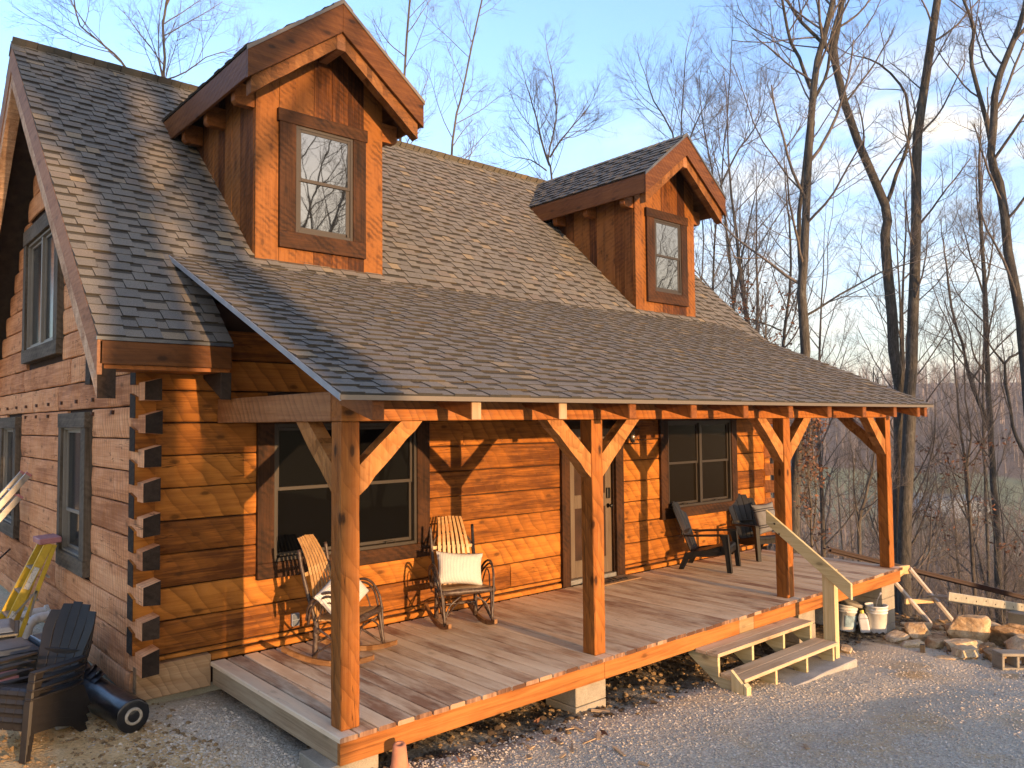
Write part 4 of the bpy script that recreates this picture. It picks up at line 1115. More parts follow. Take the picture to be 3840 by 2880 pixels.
# ------------------------------------------------------------------ porch furniture
def stick(mb, pts, r0, r1=None, n=7):
    r1 = r0 if r1 is None else r1
    # smooth the polyline
    P_ = [Vector(p) for p in pts]; out = []
    if len(P_) == 2:
        out = [P_[0].lerp(P_[1], t / 5) for t in range(6)]
    else:
        for i in range(len(P_) - 1):
            a = P_[max(0, i-1)]; b = P_[i]; c = P_[i+1]; d = P_[min(len(P_)-1, i+2)]
            for k in range(5):
                t = k / 5
                out.append(.5 * ((2*b) + (c - a) * t + (2*a - 5*b + 4*c - d) * t*t + (3*b - a - 3*c + d) * t**3))
        out.append(P_[-1])
    m_ = len(out)
    rr = [(r0 + (r1 - r0) * i / (m_ - 1)) * (1 + .09 * math.sin(i * 2.3 + r0 * 900)) for i in range(m_)]
    mb.tube(out, rr, n)
def rocking_chair(name, label, loc, rz):
    t = thing(name, label, 'rocking chair', loc, rz, 'bentwood rocking chairs on the porch')
    def zr(y): return .004 + .42 * y * y
    for s in (-1, 1):
        r_ = MB(); n = 16; x0 = s * .25
        for i in range(n - 1):
            ya, yb = -.44 + .92 * i / (n - 1), -.44 + .92 * (i + 1) / (n - 1)
            r_.prism([(ya, zr(ya)), (yb, zr(yb)), (yb, zr(yb) + .045), (ya, zr(ya) + .045)], lambda y, z, x: (x, y, z), x0 - .016, x0 + .016)
        r_.build('rocker', M['rockerwood'], t)
        l_ = MB(); stick(l_, [(s*.262, -.30, zr(-.3) + .03), (s*.272, -.245, .40)], .018, .019); l_.build('leg', M['brownstick'], t, smooth=True)
        l_ = MB(); stick(l_, [(s*.225, .16, zr(.16) + .03), (s*.222, .14, .40)], .026, .024); l_.build('leg', M['brownstick'], t, smooth=True)
        b_ = MB(); stick(b_, [(s*.225, .12, .28), (s*.235, .20, .55), (s*.242, .27, .80), (s*.245, .315, 1.03)], .022, .016); b_.build('back_post', M['brownstick'], t, smooth=True)
        a_ = MB()
        stick(a_, [(s*.262, .22, .40), (s*.30, .17, .55), (s*.315, .05, .65), (s*.318, -.10, .67), (s*.310, -.20, .59), (s*.292, -.262, .44), (s*.270, -.29, .16)], .014, .012)
        stick(a_, [(s*.268, .20, .36), (s*.302, .15, .52), (s*.328, .03, .618), (s*.330, -.08, .635), (s*.325, -.17, .565), (s*.302, -.225, .42)], .012, .010)
        stick(a_, [(s*.285, .10, .40), (s*.30, .02, .55), (s*.303, -.04, .575), (s*.30, -.10, .53), (s*.288, -.15, .41)], .008, .007)
        a_.build('armrest', M['brownstick'], t, smooth=True)
        c_ = MB()
        stick(c_, [(s*.258, -.28, .10), (s*.234, .15, .34)], .011); stick(c_, [(s*.246, .17, .08), (s*.282, -.23, .33)], .010)
        stick(c_, [(s*.25, -.28, .14), (s*.20, -.27, .27), (s*.08, -.26, .355)], .010, .009)
        c_.build('brace', M['brownstick'], t, smooth=True)
    r_ = MB(); stick(r_, [(-.31, -.245, .402), (.31, -.245, .402)], .031, .031, 9); r_.build('seat_rail', M['brownstick'], t, smooth=True)
    r_ = MB(); stick(r_, [(-.24, .15, .38), (.24, .15, .38)], .02); stick(r_, [(-.23, .13, .20), (.23, .13, .20)], .012); stick(r_, [(-.22, -.25, .17), (.0, .02, .24), (.22, .15, .16)], .010)
    r_.build('stretcher', M['brownstick'], t, smooth=True); r_ = MB()
    stick(r_, [(-.235, .24, .66), (-.215, .29, .84), (-.14, .345, .93), (0, .375, .95), (.14, .345, .93), (.215, .29, .84), (.235, .24, .66)], .011)
    r_.build('back_hoop', M['brownstick'], t, smooth=True)
    cr = MB(); cr.beam((-.25, .268, .80), (.25, .268, .80), .012, .035); cr.beam((-.24, .215, .52), (.24, .215, .52), .012, .035); cr.beam((-.27, -.215, .395), (.27, -.215, .395), .02, .03); cr.build('slat_rail', M['slat'], t)
    for k in range(7):     # back slats, drawn in towards the top and bowed
        s_ = MB(); n = 12; o_ = []
        for i in range(n):
            q = i / (n - 1); z = .385 + .745 * q
            y = .185 + .19 * q - .055 * math.sin(math.pi * q) + .035 * max(0, q - .75) * 4 * .5
            xx = (k - 3) * (.058 - .017 * q) * (1 + .12 * math.sin(math.pi * q))
            w = .0180 - .0040 * q
            if i == n - 1 : z -= .004 * abs(k - 3)
            o_.append((xx, y, z, w))
        for i in range(n - 1):
            (xa, ya, za, wa), (xb, yb, zb_, wb) = o_[i], o_[i + 1]
            s_.add([(xa-wa,ya-.004,za),(xa+wa,ya-.004,za),(xb+wb,yb-.004,zb_),(xb-wb,yb-.004,zb_),(xa-wa,ya+.004,za),(xa+wa,ya+.004,za),(xb+wb,yb+.004,zb_),(xb-wb,yb+.004,zb_)],
                   [(0,1,2,3),(7,6,5,4),(0,3,7,4),(1,5,6,2)] + ([(0,4,5,1)] if i == 0 else []) + ([(3,2,6,7)] if i == n-2 else []))
        s_.build('slat', M['slat'], t)
    s_ = MB()
    for k in range(8):
        y = -.235 + k * .054
        s_.box(-.275 + k * .004, .275 - k * .004, y, y + .044, .418 - .004 * k, .432 - .004 * k)
    s_.build('seat', M['slat'], t)
    return t
rocking_chair('rocking_chair', 'bentwood rocking chair half hidden behind the nearest post, below the wide window', (.93, 1.64, 0), R(33))
rocking_chair('rocking_chair', 'bentwood rocking chair facing out against the log wall right of the wide window', (2.48, 1.85, 0), R(-20))

def pillow(name, label, w, h, th, mat, loc, rot, group=None, sag=.0):
    mb = MB(); n = 22
    def P_(u, v, s):
        a, b = u * 2 - 1, v * 2 - 1
        e = max(0, (1 - abs(a) ** 2.6)) ** .55 * max(0, (1 - abs(b) ** 2.6)) ** .55
        px = a * w / 2 * (1 - .09 * (1 - b * b) ** 1.0 * abs(a) ** 3); pz = b * h / 2 * (1 - .11 * (1 - a * a) * abs(b) ** 3)
        wr = .010 * mnoise.noise((a * 2.2, b * 2.2, s * 3.0)) * e + .006 * mnoise.noise((a * 6, b * 6, s)) * e
        return (px + .006 * mnoise.noise((b * 3, s, 1)), s * (th / 2 * e + wr), pz - sag * e)
    mb.grid(n, n, lambda u, v: P_(u, v, -1)); mb.grid(n, n, lambda u, v: P_(u, v, 1))
    o = mb.build(name, mat, None, smooth=True)
    bm = bmesh.new(); bm.from_mesh(o.data); bmesh.ops.remove_doubles(bm, verts=bm.verts, dist=.0025); bmesh.ops.recalc_face_normals(bm, faces=bm.faces); bm.to_mesh(o.data); bm.free()
    o.data.polygons.foreach_set('use_smooth', [True] * len(o.data.polygons))
    o.location = loc; o.rotation_euler = rot
    tag(o, label, 'pillow', group)
    return o
def cl(base, rz, p):      # point in a chair's frame -> world
    c, s = math.cos(rz), math.sin(rz)
    return (base[0] + p[0]*c - p[1]*s, base[1] + p[0]*s + p[1]*c, p[2])
pillow('throw_pillow', 'cream ticking stripe pillow slumped on its corner in the rocker behind the post', .50, .40, .17, M['ticking'], cl((.93, 1.64), R(33), (-.09, -.05, .615)), (R(-24), R(-32), R(22)), 'striped pillows on the porch chairs')
pillow('throw_pillow', 'cream ticking stripe pillow lying wide across the seat of the rocker on the open wall', .53, .36, .17, M['ticking'], cl((2.48, 1.85), R(-20), (-.01, -.02, .605)), (R(-20), R(6), R(-22)), 'striped pillows on the porch chairs')

def adirondack(name, label, mat, loc, rz, group, solid=False):
    t = thing(name, label, 'chair', loc, rz, group)
    # seat: curved slab with slots, front lip rolled down
    s_ = MB(); n = 12
    prof = [(-.335, .27), (-.338, .33), (-.325, .362), (-.29, .375), (-.20, .362), (-.08, .325), (.04, .285), (.14, .258), (.20, .250)]
    for k in range(5):
        x0, x1 = -.255 + k * .102 + .002, -.255 + (k + 1) * .102 - .002
        for (ya, za), (yb, zb_) in zip(prof[:-1], prof[1:]):
            s_.add([(x0,ya,za),(x1,ya,za),(x1,yb,zb_),(x0,yb,zb_),(x0,ya,za-.016),(x1,ya,za-.016),(x1,yb,zb_-.016),(x0,yb,zb_-.016)], [(0,1,2,3),(7,6,5,4),(0,3,7,4),(1,5,6,2),(0,4,5,1),(3,2,6,7)])
    s_.box(-.255, .255, -.325, -.31, .262, .335)
    for x in (-.262, .262): s_.prism([(y, z - .004) for y, z in prof[1:]] + [(.20, .19), (-.05, .20), (-.30, .26)], lambda y, z, xx: (xx, y, z), x - .008, x + .008)
    s_.build('seat', mat, t, bevel=.004)
    # fan back
    def bz(q): return .20 + .76 * q
    def by(q): return .185 + .29 * q + .02 * q * q
    for k in range(5):
        b_ = MB(); nn = 9; rows = []
        for i in range(nn):
            q = i / (nn - 1)
            wid = .40 + .17 * q - .11 * max(0, q - .72) ** 1.2 * 2.2
            wid = .38 + .20 * min(q, .8) / .8 - (.0 if q < .8 else (q - .8) * .30)
            top = 1.0 - .10 * ((k - 2) / 2) ** 2
            c0, c1 = (k - 2.5) / 5 * wid + .0022, (k - 1.5) / 5 * wid - .0022
            def pt(x, off, q=q, top=top):
                zz = bz(q * top); bow = .035 * (1 - (x / .29) ** 2)
                return (x, by(q * top) + bow + off, zz - off * .35)
            rows.append((pt(c0, 0), pt(c1, 0), pt(c1, .016), pt(c0, .016)))
        o = len(b_.v)
        for r in rows: b_.v += list(r)
        for i in range(nn - 1):
            for q in range(4):
                w = (q + 1) % 4
                b_.f.append((o+i*4+q, o+i*4+w, o+(i+1)*4+w, o+(i+1)*4+q)); b_.mi.append(0)
        b_.f.append((o, o+3, o+2, o+1)); b_.mi.append(0); e = o + (nn-1)*4; b_.f.append((e, e+1, e+2, e+3)); b_.mi.append(0)
        b_.build('back_slat', mat, t, bevel=.003)
    b_ = MB(); b_.beam((-.27, .345, .52), (.27, .345, .52), .022, .05); b_.beam((-.2, .225, .25), (.2, .225, .25), .03, .06); b_.build('back_rail', mat, t, bevel=.004)
    for s in (-1, 1):
        a_ = MB()
        out = [(s*.255, .305, .505), (s*.315, .305, .505), (s*.375, .10, .520), (s*.375, -.26, .545), (s*.352, -.345, .545), (s*.285, -.345, .545), (s*.265, -.20, .540), (s*.255, .08, .520)]
        a_.add(out + [(x, y, z - .022) for x, y, z in out], [tuple(range(8)), tuple(range(15, 7, -1))] + [(i, i + 8, (i + 1) % 8 + 8, (i + 1) % 8) for i in range(8)])
        a_.build('armrest', mat, t, bevel=.006, seg=2)
        l_ = MB()
        l_.prism([(-.335, .525), (-.22, .525), (-.255, .44), (-.285, .28), (-.315, .0), (-.385, .0), (-.368, .25)], lambda y, z, xx: (xx, y, z), s*.318 - .012, s*.318 + .012)
        l_.prism([(-.345, .525), (-.335, .525), (-.378, .0), (-.388, .0)], lambda y, z, xx: (xx, y, z), min(s*.275, s*.345), max(s*.275, s*.345))
        l_.build('leg', mat, t, bevel=.004)
        l_ = MB()
        l_.prism([(-.26, .35), (.16, .27), (.30, .22), (.40, .0), (.315, .0), (.20, .10), (.02, .165), (-.26, .20)] if solid else [(-.22, .34), (.16, .275), (.30, .24), (.40, .0), (.325, .0), (.245, .15), (.10, .225), (-.22, .285)], lambda y, z, xx: (xx, y, z), s*.275 - .012, s*.275 + .012)
        l_.build('leg', mat, t, bevel=.004)
    return t
AG = 'resin adirondack chairs on the porch'
adirondack('adirondack_chair', 'black plastic adirondack chair with an empty seat in front of the far porch window', M['black_resin'], (7.18, 1.90, 0), R(22), AG)
adirondack('adirondack_chair', 'black plastic adirondack chair holding a grey banded pillow near the far house corner', M['black_resin'], (8.56, 1.91, 0), R(-20), AG)
pillow('throw_pillow', 'grey pillow with dark bands standing upright in the black porch chair', .40, .50, .15, M['bandcloth'], cl((8.56, 1.91), R(-20), (.15, .02, .60)), (R(-17), R(-5), R(-24)), None)

# doormat with script writing
mt_ = thing('doormat', 'tan coir doormat with dark script writing lying before the front door', 'doormat', (5.39, 2.25, .004), world=True)
q = MB(); q.box(4.95, 5.83, 2.09, 2.385, .004, .020); q.build('mat_body', M['coir'], mt_, bevel=.004)
strokes = [[(.0,.35),(.10,.75),(.13,1.0),(.07,1.0),(.05,.5),(.05,.0),(.09,.40),(.16,.45),(.18,.2),(.20,.0),(.25,.05)],
           [(.25,.05),(.34,.25),(.36,.42),(.30,.45),(.27,.2),(.32,.0),(.40,.08)],
           [(.40,.08),(.50,.75),(.50,1.0),(.46,.95),(.45,.4),(.47,.02),(.54,.08)],
           [(.54,.08),(.64,.75),(.64,1.0),(.60,.95),(.59,.4),(.61,.02),(.68,.10)],
           [(.78,.42),(.70,.38),(.68,.15),(.74,.0),(.82,.08),(.83,.30),(.78,.42),(.80,.34),(.95,.40)]]
q = MB()
for st in strokes:
    pts = [(5.08 + x * .66, 2.15 + y * .19, .0205) for x, y in st]
    stick(q, pts, .0075, .0065, 5)
q.build('lettering', M['matink'], mt_, smooth=True)
# wall lantern
ln = thing('wall_lantern', 'black cage wall lantern on the logs between the front door and the far window', 'lantern', (5.98, 2.36, 1.85), world=True)
q = MB(); q.box(5.94, 6.02, 2.405, 2.435, 1.93, 2.13); q.beam((5.98, 2.41, 2.10), (5.98, 2.33, 2.10), .02, .02); q.build('backplate', M['black_metal'], ln, bevel=.004)
q = MB()
for zc in (1.86, 2.07): 
    for (a, b) in (((5.90, 2.27), (6.06, 2.27)), ((5.90, 2.40), (6.06, 2.40)), ((5.90, 2.27), (5.90, 2.40)), ((6.06, 2.27), (6.06, 2.40))): q.beam((*a, zc), (*b, zc), .012, .012)
for (x, y) in ((5.90, 2.27), (6.06, 2.27), (5.90, 2.40), (6.06, 2.40)): q.beam((x, y, 1.86), (x, y, 2.07), .012, .012)
for (a, b) in (((5.90, 2.27), (6.06, 2.27)), ((5.90, 2.27), (5.90, 2.40))):
    q.beam((*a, 1.87), (*b, 2.06), .005, .005); q.beam((*b, 1.87), (*a, 2.06), .005, .005)
q.add([(5.89, 2.26, 2.075), (6.07, 2.26, 2.075), (6.07, 2.41, 2.075), (5.89, 2.41, 2.075), (5.98, 2.335, 2.13)], [(0,1,4),(1,2,4),(2,3,4),(3,0,4),(0,3,2,1)])
q.build('cage', M['black_metal'], ln)
q = MB(); q.lathe([(.03, 1.875), (.035, 1.9), (.035, 2.02), (.02, 2.05)], 12, (5.98, 2.335, 0)); q.build('glass', M['iron_glass'], ln, smooth=True)
# outlet cover
ot = thing('outlet_cover', 'grey weatherproof outlet box low on the log wall behind the nearest rocker', 'outlet', (.835, 2.41, .17), world=True)
q = MB(); q.box(.795, .875, 2.395, 2.432, .17, .295); q.build('box', M['grey_band'], ot, bevel=.006)
for a0, a1 in ((.178, .229), (.236, .287)):
    q = MB(); q.box(.802, .868, 2.387, 2.394, a0, a1); q.build('flap', M['tote_grey'], ot, bevel=.003)

# ------------------------------------------------------------------ left side yard
SG = 'brown adirondack chairs in the stack'
gz = ground_z(-1.45, 2.15)
lab = ['bottom brown plastic chair of the stack beside the black roll', 'second brown plastic chair from the bottom of the stack by the black roll', 'third brown plastic chair from the bottom of the stack by the black roll', 'topmost brown plastic chair of the stack beside the black roll']
first = None
srz = R(-54)
for i in range(4):
    dx = -.012 * i
    loc = (-1.49 + .010 * i, 2.26 + .006 * i, gz + .005 + .062 * i)
    if first is None: first = adirondack('adirondack_chair', lab[0], M['brown_resin'], loc, srz, SG, True); first.scale = (.86, .86, .84)
    else: dup(first, loc, srz, lab[i])
# roll of black sheeting
roll = thing('sheeting_roll', 'roll of black plastic sheeting lying on the dirt against the foundation', 'roll', (-.86, 2.5, ground_z(-.86, 2.5)), world=True)
A = Vector((-.815, 1.92, ground_z(-.815, 1.92) + .135)); B = Vector((-.955, 3.2, ground_z(-.955, 3.2) + .15))
ax = (B - A).normalized(); sx_ = ax.cross(Vector((0, 0, 1))).normalized(); up2 = sx_.cross(ax)
q = MB()
def rollpt(u, v):
    a = v * 2 * math.pi; t = u
    r = .132 + .008 * mnoise.noise((math.cos(a) * 1.5, math.sin(a) * 1.5, t * 5)) + .008 * math.sin(3 * a + t * 2) * .5
    return A + (B - A) * t + (sx_ * math.cos(a) + up2 * math.sin(a)) * r
q.grid(26, 41, rollpt)
n = 41
ctr = lambda rr, dd: [tuple(A - ax * dd + (sx_ * math.cos(2*math.pi*k/40) + up2 * math.sin(2*math.pi*k/40)) * (rr + .006 * mnoise.noise((k * .5, rr * 30, 1)))) for k in range(40)]
rings = [ctr(.131, 0), ctr(.118, .010), ctr(.100, .002), ctr(.085, .014), ctr(.066, .004), ctr(.052, .016)]
o = len(q.v)
for r in rings: q.v += r
for i in range(len(rings) - 1):
    for k in range(40):
        q.f.append((o+i*40+k, o+i*40+(k+1)%40, o+(i+1)*40+(k+1)%40, o+(i+1)*40+k)); q.mi.append(0)
q.f.append(tuple(len(q.v) - 41 + 1 + k for k in range(0)) or tuple(o + 5*40 + k for k in range(40))); q.mi.append(0)
# loose torn flap on top
for k in range(5):
    t0 = .52 + k * .085
    b0 = A + (B - A) * t0 + up2 * .13
    q.add([b0 - sx_ * .06, b0 + ax * .13 - sx_ * .05, b0 + ax * .16 + up2 * (.05 + .03 * (k % 2)) + sx_ * .05, b0 + up2 * (.06 + .02 * (k % 3)) + sx_ * .03,
           b0 + sx_ * .08, b0 + ax * .13 + sx_ * .09], [(0,1,2,3), (3,2,5,4)])
q.build('sheeting', M['poly'], roll, smooth=True, recalc=True)
M['core'] = plain('cardboard_core', (.33, .29, .23), .85, noise_amt=.35, nscale=30)
q = MB(); q.lathe([(.070, -.004), (.068, .022), (.052, .026), (.042, .008), (.040, -.02), (.0, -.022)], 22, tuple(A - ax * .0), Matrix((sx_, up2, -ax)).transposed()); q.build('core', M['core'], roll, smooth=True)
# rock beside the stack, pot
def rock(name, label, cat, loc, size, seed, rz=0, tilt=(0, 0), group=None, mat=None, flat=.7, sub=3):
    bm = bmesh.new(); bmesh.ops.create_icosphere(bm, subdivisions=sub, radius=1.0)
    rg = random.Random(seed)
    # cut by random planes for broken sandstone faces
    pl = []
    for _ in range(9):
        d = Vector((rg.gauss(0, 1), rg.gauss(0, 1), rg.gauss(0, .8))).normalized(); pl.append((d, rg.uniform(.55, .85)))
    pl.append((Vector((0, 0, 1)), flat)); pl.append((Vector((0, 0, -1)), .6))
    for v in bm.verts:
        p = v.co.copy()
        for d, h in pl:
            e = p.dot(d) - h
            if e > 0: p -= d * e * .93
        p += p.normalized() * .06 * mnoise.noise(tuple(p * 2.2 + Vector((seed, 0, 0)))) + p.normalized() * .025 * mnoise.noise(tuple(p * 6 + Vector((seed, 0, 0))))
        v.co = Vector((p.x * size[0], p.y * size[1], p.z * size[2]))
    me = bpy.data.meshes.new(name); bm.to_mesh(me); bm.free()
    me.materials.append(mat or M['rock'])
    o = bpy.data.objects.new(name, me); COL.objects.link(o); o.location = loc; o.rotation_euler = (tilt[0], tilt[1], rz)
    tag(o, label, cat, group); return o
M['grey_rock'] = plain('grey_rock', (.20, .20, .20), .8, noise_amt=.4, nscale=14, bumpd=.01)
rock('stone', 'small grey stone on the dirt between the stacked chairs and the black roll', 'stone', (-1.21, 2.44, ground_z(-1.21, 2.44) + .04), (.09, .06, .055), 5, .3, mat=M['grey_rock'])
pt_ = MB()
pt_.lathe([(.0, .10), (.02, .10), (.022, .105), (.042, .102), (.048, .09), (.062, -.06), (.066, -.065), (.070, -.068), (.072, -.11), (.066, -.115)], 26, (0, 0, 0))
po = pt_.build('flower_pot', M['terracotta'], smooth=True); po.location = (.405, -.13, ground_z(.405, -.13) + .085); po.rotation_euler = (R(8), R(-6), 0)
tag(po, 'upside down terracotta flower pot on the dirt beside the near deck pier', 'pot')

# yellow stepladder leaning folded on the wall
yl = thing('stepladder', 'yellow fibreglass stepladder with a faded red top leaning on the log wall', 'ladder', (-1.3, 5.05, -.35), world=True)
gy0 = ground_z(-1.36, 5.05)
foot = Vector((-1.42, 5.05, gy0)); top = Vector((-.86, 5.05, .90)); dv = (top - foot)
for yy in (4.90, 5.20):
    q = MB(); a = Vector((foot.x, yy + (.05 if yy > 5 else -.05), foot.z)); b = Vector((top.x, yy, top.z))
    q.beam(a, b, .028, .085, up=(1, 0, .4)); q.build('rail', M['yellow'], yl, bevel=.003)
    q = MB(); q.beam(a + Vector((.20, 0, .0)), b + Vector((.055, 0, -.02)), .022, .045, up=(1, 0, .4)); q.build('rear_rail', M['yellow'], yl, bevel=.003)
for k in range(1, 5):
    t = k / 5.0 * .98; c = foot + dv * t
    q = MB(); q.beam((c.x, 4.90 - .04 * (1 - t), c.z), (c.x, 5.20 + .04 * (1 - t), c.z), .085, .016, up=(0, 0, 1)); q.build('step', M['alu'], yl)
    q = MB(); q.beam((c.x + .11 + .05 * (1-t), 4.87, c.z - .1), (c.x + .11 + .05 * (1-t), 5.23, c.z - .1), .02, .02); q.build('rear_bar', M['alu'], yl)
q = MB(); q.beam((top.x - .10, 5.05, top.z + .025), (top.x + .12, 5.05, top.z + .035), .36, .065, up=(0, 0, 1)); q.build('top_cap', M['red'], yl, bevel=.012, seg=2)
q = MB()
for t0, t1 in ((.62, .80), (.30, .44)):
    a, b = foot + dv * t0, foot + dv * t1
    q.beam((a.x - .004, 4.878 - .05 * (1 - t0), a.z), (b.x - .004, 4.878 - .05 * (1 - t1), b.z), .004, .055, up=(1, 0, .4))
q.build('sticker', M['label'], yl)
q = MB(); a, b = foot + dv * .42, foot + dv * .60
q.beam((a.x, 4.82, a.z), (b.x + .10, 4.82, b.z), .006, .022, up=(1, 0, .4)); q.beam((b.x + .10, 4.82, b.z), (a.x + .14, 4.82, a.z - .05), .006, .022, up=(1, 0, .4)); q.build('spreader', M['alu'], yl)

# aluminium extension ladder leaning
al = thing('extension_ladder', 'dull aluminium extension ladder leaning on the log wall at the left edge', 'ladder', (-1.7, 7.2, -.4), world=True)
ga = ground_z(-2.6, 7.2)
for s, (f, tp) in enumerate((((-2.25, ga), (-.70, 1.56)), ((-2.15, ga), (-.80, 1.28)))):
    off = .0 if s == 0 else -.05
    for yy in (7.02, 7.42):
        q = MB(); q.beam((f[0], yy + off, f[1] + .0), (tp[0], yy + off, tp[1]), .03, .075, up=(1, 0, 1)); q.build('rail', M['alu'], al, bevel=.003)
        q = MB(); d = Vector((tp[0] - f[0], 0, tp[1] - f[1])).normalized(); e = Vector((tp[0], yy + off, tp[1])); q.beam(e - d * .02, e + d * .012, .036, .08, up=(1, 0, 1)); q.build('end_cap', M['red'], al)
    q = MB()
    for k in range(1, 9):
        t = k / 9; x = f[0] + (tp[0] - f[0]) * t; z = f[1] + (tp[1] - f[1]) * t
        q.tube([(x, 7.0 + off, z), (x, 7.44 + off, z)], .017, 8)
    q.build('rung', M['alu'], al)
q = MB(); q.tube([(-1.55, 8.1, ground_z(-1.55, 8.1)), (-.715, 8.12, .46)], .013, 8)
tag(q.build('wooden_pole', M['brownstick'], None, smooth=True), 'thin brown pole leaning on the log wall under the farther narrow window', 'pole')
# white pipes out of the wall
for i, (y, z, pts) in enumerate(((5.90, -.035, [(-.64, 5.90, -.035), (-.98, 5.88, -.05)]), (5.70, -.06, [(-.64, 5.70, -.06), (-.76, 5.70, -.06), (-.85, 5.69, -.08), (-.91, 5.68, -.15), (-.93, 5.68, -.30)]))):
    t = thing('vent_pipe', ('straight white plastic pipe sticking out of the log wall behind the stepladder', 'white plastic pipe elbow bending down from the log wall behind the totes')[i], 'pipe', (-.8, y, z - .1), world=True)
    q = MB(); stick(q, pts, .058, .058, 14); q.build('pipe', M['white'], t, smooth=True)
    q = MB(); q.tube([(-.655, y, z), (-.70, y, z)], .075, 16); q.build('collar', M['label'], t, smooth=False, bevel=.004)
# storage totes
def tote(name, label, cx, cy, z0, lx, ly, h, mat, lidmat, rz, group):
    t = thing(name, label, 'tote', (cx, cy, z0), rz, group)
    q = MB(); a = .90
    vs = [(-lx/2*a, -ly/2*a, 0), (lx/2*a, -ly/2*a, 0), (lx/2*a, ly/2*a, 0), (-lx/2*a, ly/2*a, 0), (-lx/2, -ly/2, h), (lx/2, -ly/2, h), (lx/2, ly/2, h), (-lx/2, ly/2, h)]
    q.add(vs, [(0,3,2,1),(4,5,6,7),(0,1,5,4),(1,2,6,5),(2,3,7,6),(3,0,4,7)]); q.build('bin', mat, t, bevel=.03, seg=2)
    q = MB(); q.box(-lx/2-.025, lx/2+.025, -ly/2-.025, ly/2+.025, h+.001, h+.035); q.build('rim', mat, t, bevel=.01, seg=2)
    q = MB()
    for sx in (-1, 1):
        x0, x1 = sorted((sx * .01, sx * (lx/2 - .01)))
        o1 = .045
        q.add([(x0, -ly/2+.01, h+.037), (x1, -ly/2+.01, h+.037), (x1, ly/2-.01, h+.037), (x0, ly/2-.01, h+.037), (x0+.01, -ly/2+.06, h+.037+o1), (x1-.04, -ly/2+.06, h+.037+o1), (x1-.04, ly/2-.06, h+.037+o1), (x0+.01, ly/2-.06, h+.037+o1)],
              [(0,3,2,1),(4,5,6,7),(0,1,5,4),(1,2,6,5),(2,3,7,6),(3,0,4,7)])
    q.build('lid', lidmat, t, bevel=.012, seg=2)
    return t
g1 = ground_z(-1.3, 3.4)
tote('storage_tote', 'black storage tote with a slate lid directly behind the stacked chairs', -1.27, 3.35, g1, .78, .50, .47, M['tote_black'], M['tote_lid'], R(6), 'storage totes by the log wall')
g2 = ground_z(-1.7, 4.0)
tote('storage_tote', 'grey blue lidded storage tote at the left edge below the yellow stepladder', -1.72, 3.92, g2, .80, .52, .56, M['tote_black'], M['tote_grey'], R(-10), 'storage totes by the log wall')
q = MB(); q.box(-1.64, -1.44, 2.98, 3.10, .0, .16); 
rb = tag(q.build('small_box', M['red'], None, bevel=.006), 'small red box wedged between the dark totes and the stacked chairs', 'box'); rb.data.transform(Matrix.Translation((0, 0, ground_z(-1.5, 3.0) + .23)))
q = MB(); q.box(-1.70, -1.40, 2.96, 3.12, 0, .227); sb = tag(q.build('low_crate', M['tote_black'], None, bevel=.01), 'low black crate under the small red box behind the stacked chairs', 'crate'); sb.data.transform(Matrix.Translation((0, 0, ground_z(-1.5, 3.0))))
bm = bmesh.new(); bmesh.ops.create_icosphere(bm, subdivisions=4, radius=1)
for v in bm.verts:
    p = v.co; v.co = Vector((p.x * .26, p.y * .30, p.z * .42)) * (1 + .22 * mnoise.noise(tuple(p * 2.3)) + .10 * mnoise.noise(tuple(p * 6)))
me = bpy.data.meshes.new('trash_bag'); bm.to_mesh(me); bm.free(); me.materials.append(M['bag'])
o = bpy.data.objects.new('trash_bag', me); COL.objects.link(o); o.location = (-1.55, 5.75, ground_z(-1.55, 5.75) + .36)
tag(o, 'crumpled black bag heaped beside the yellow stepladder at the left edge', 'bag')

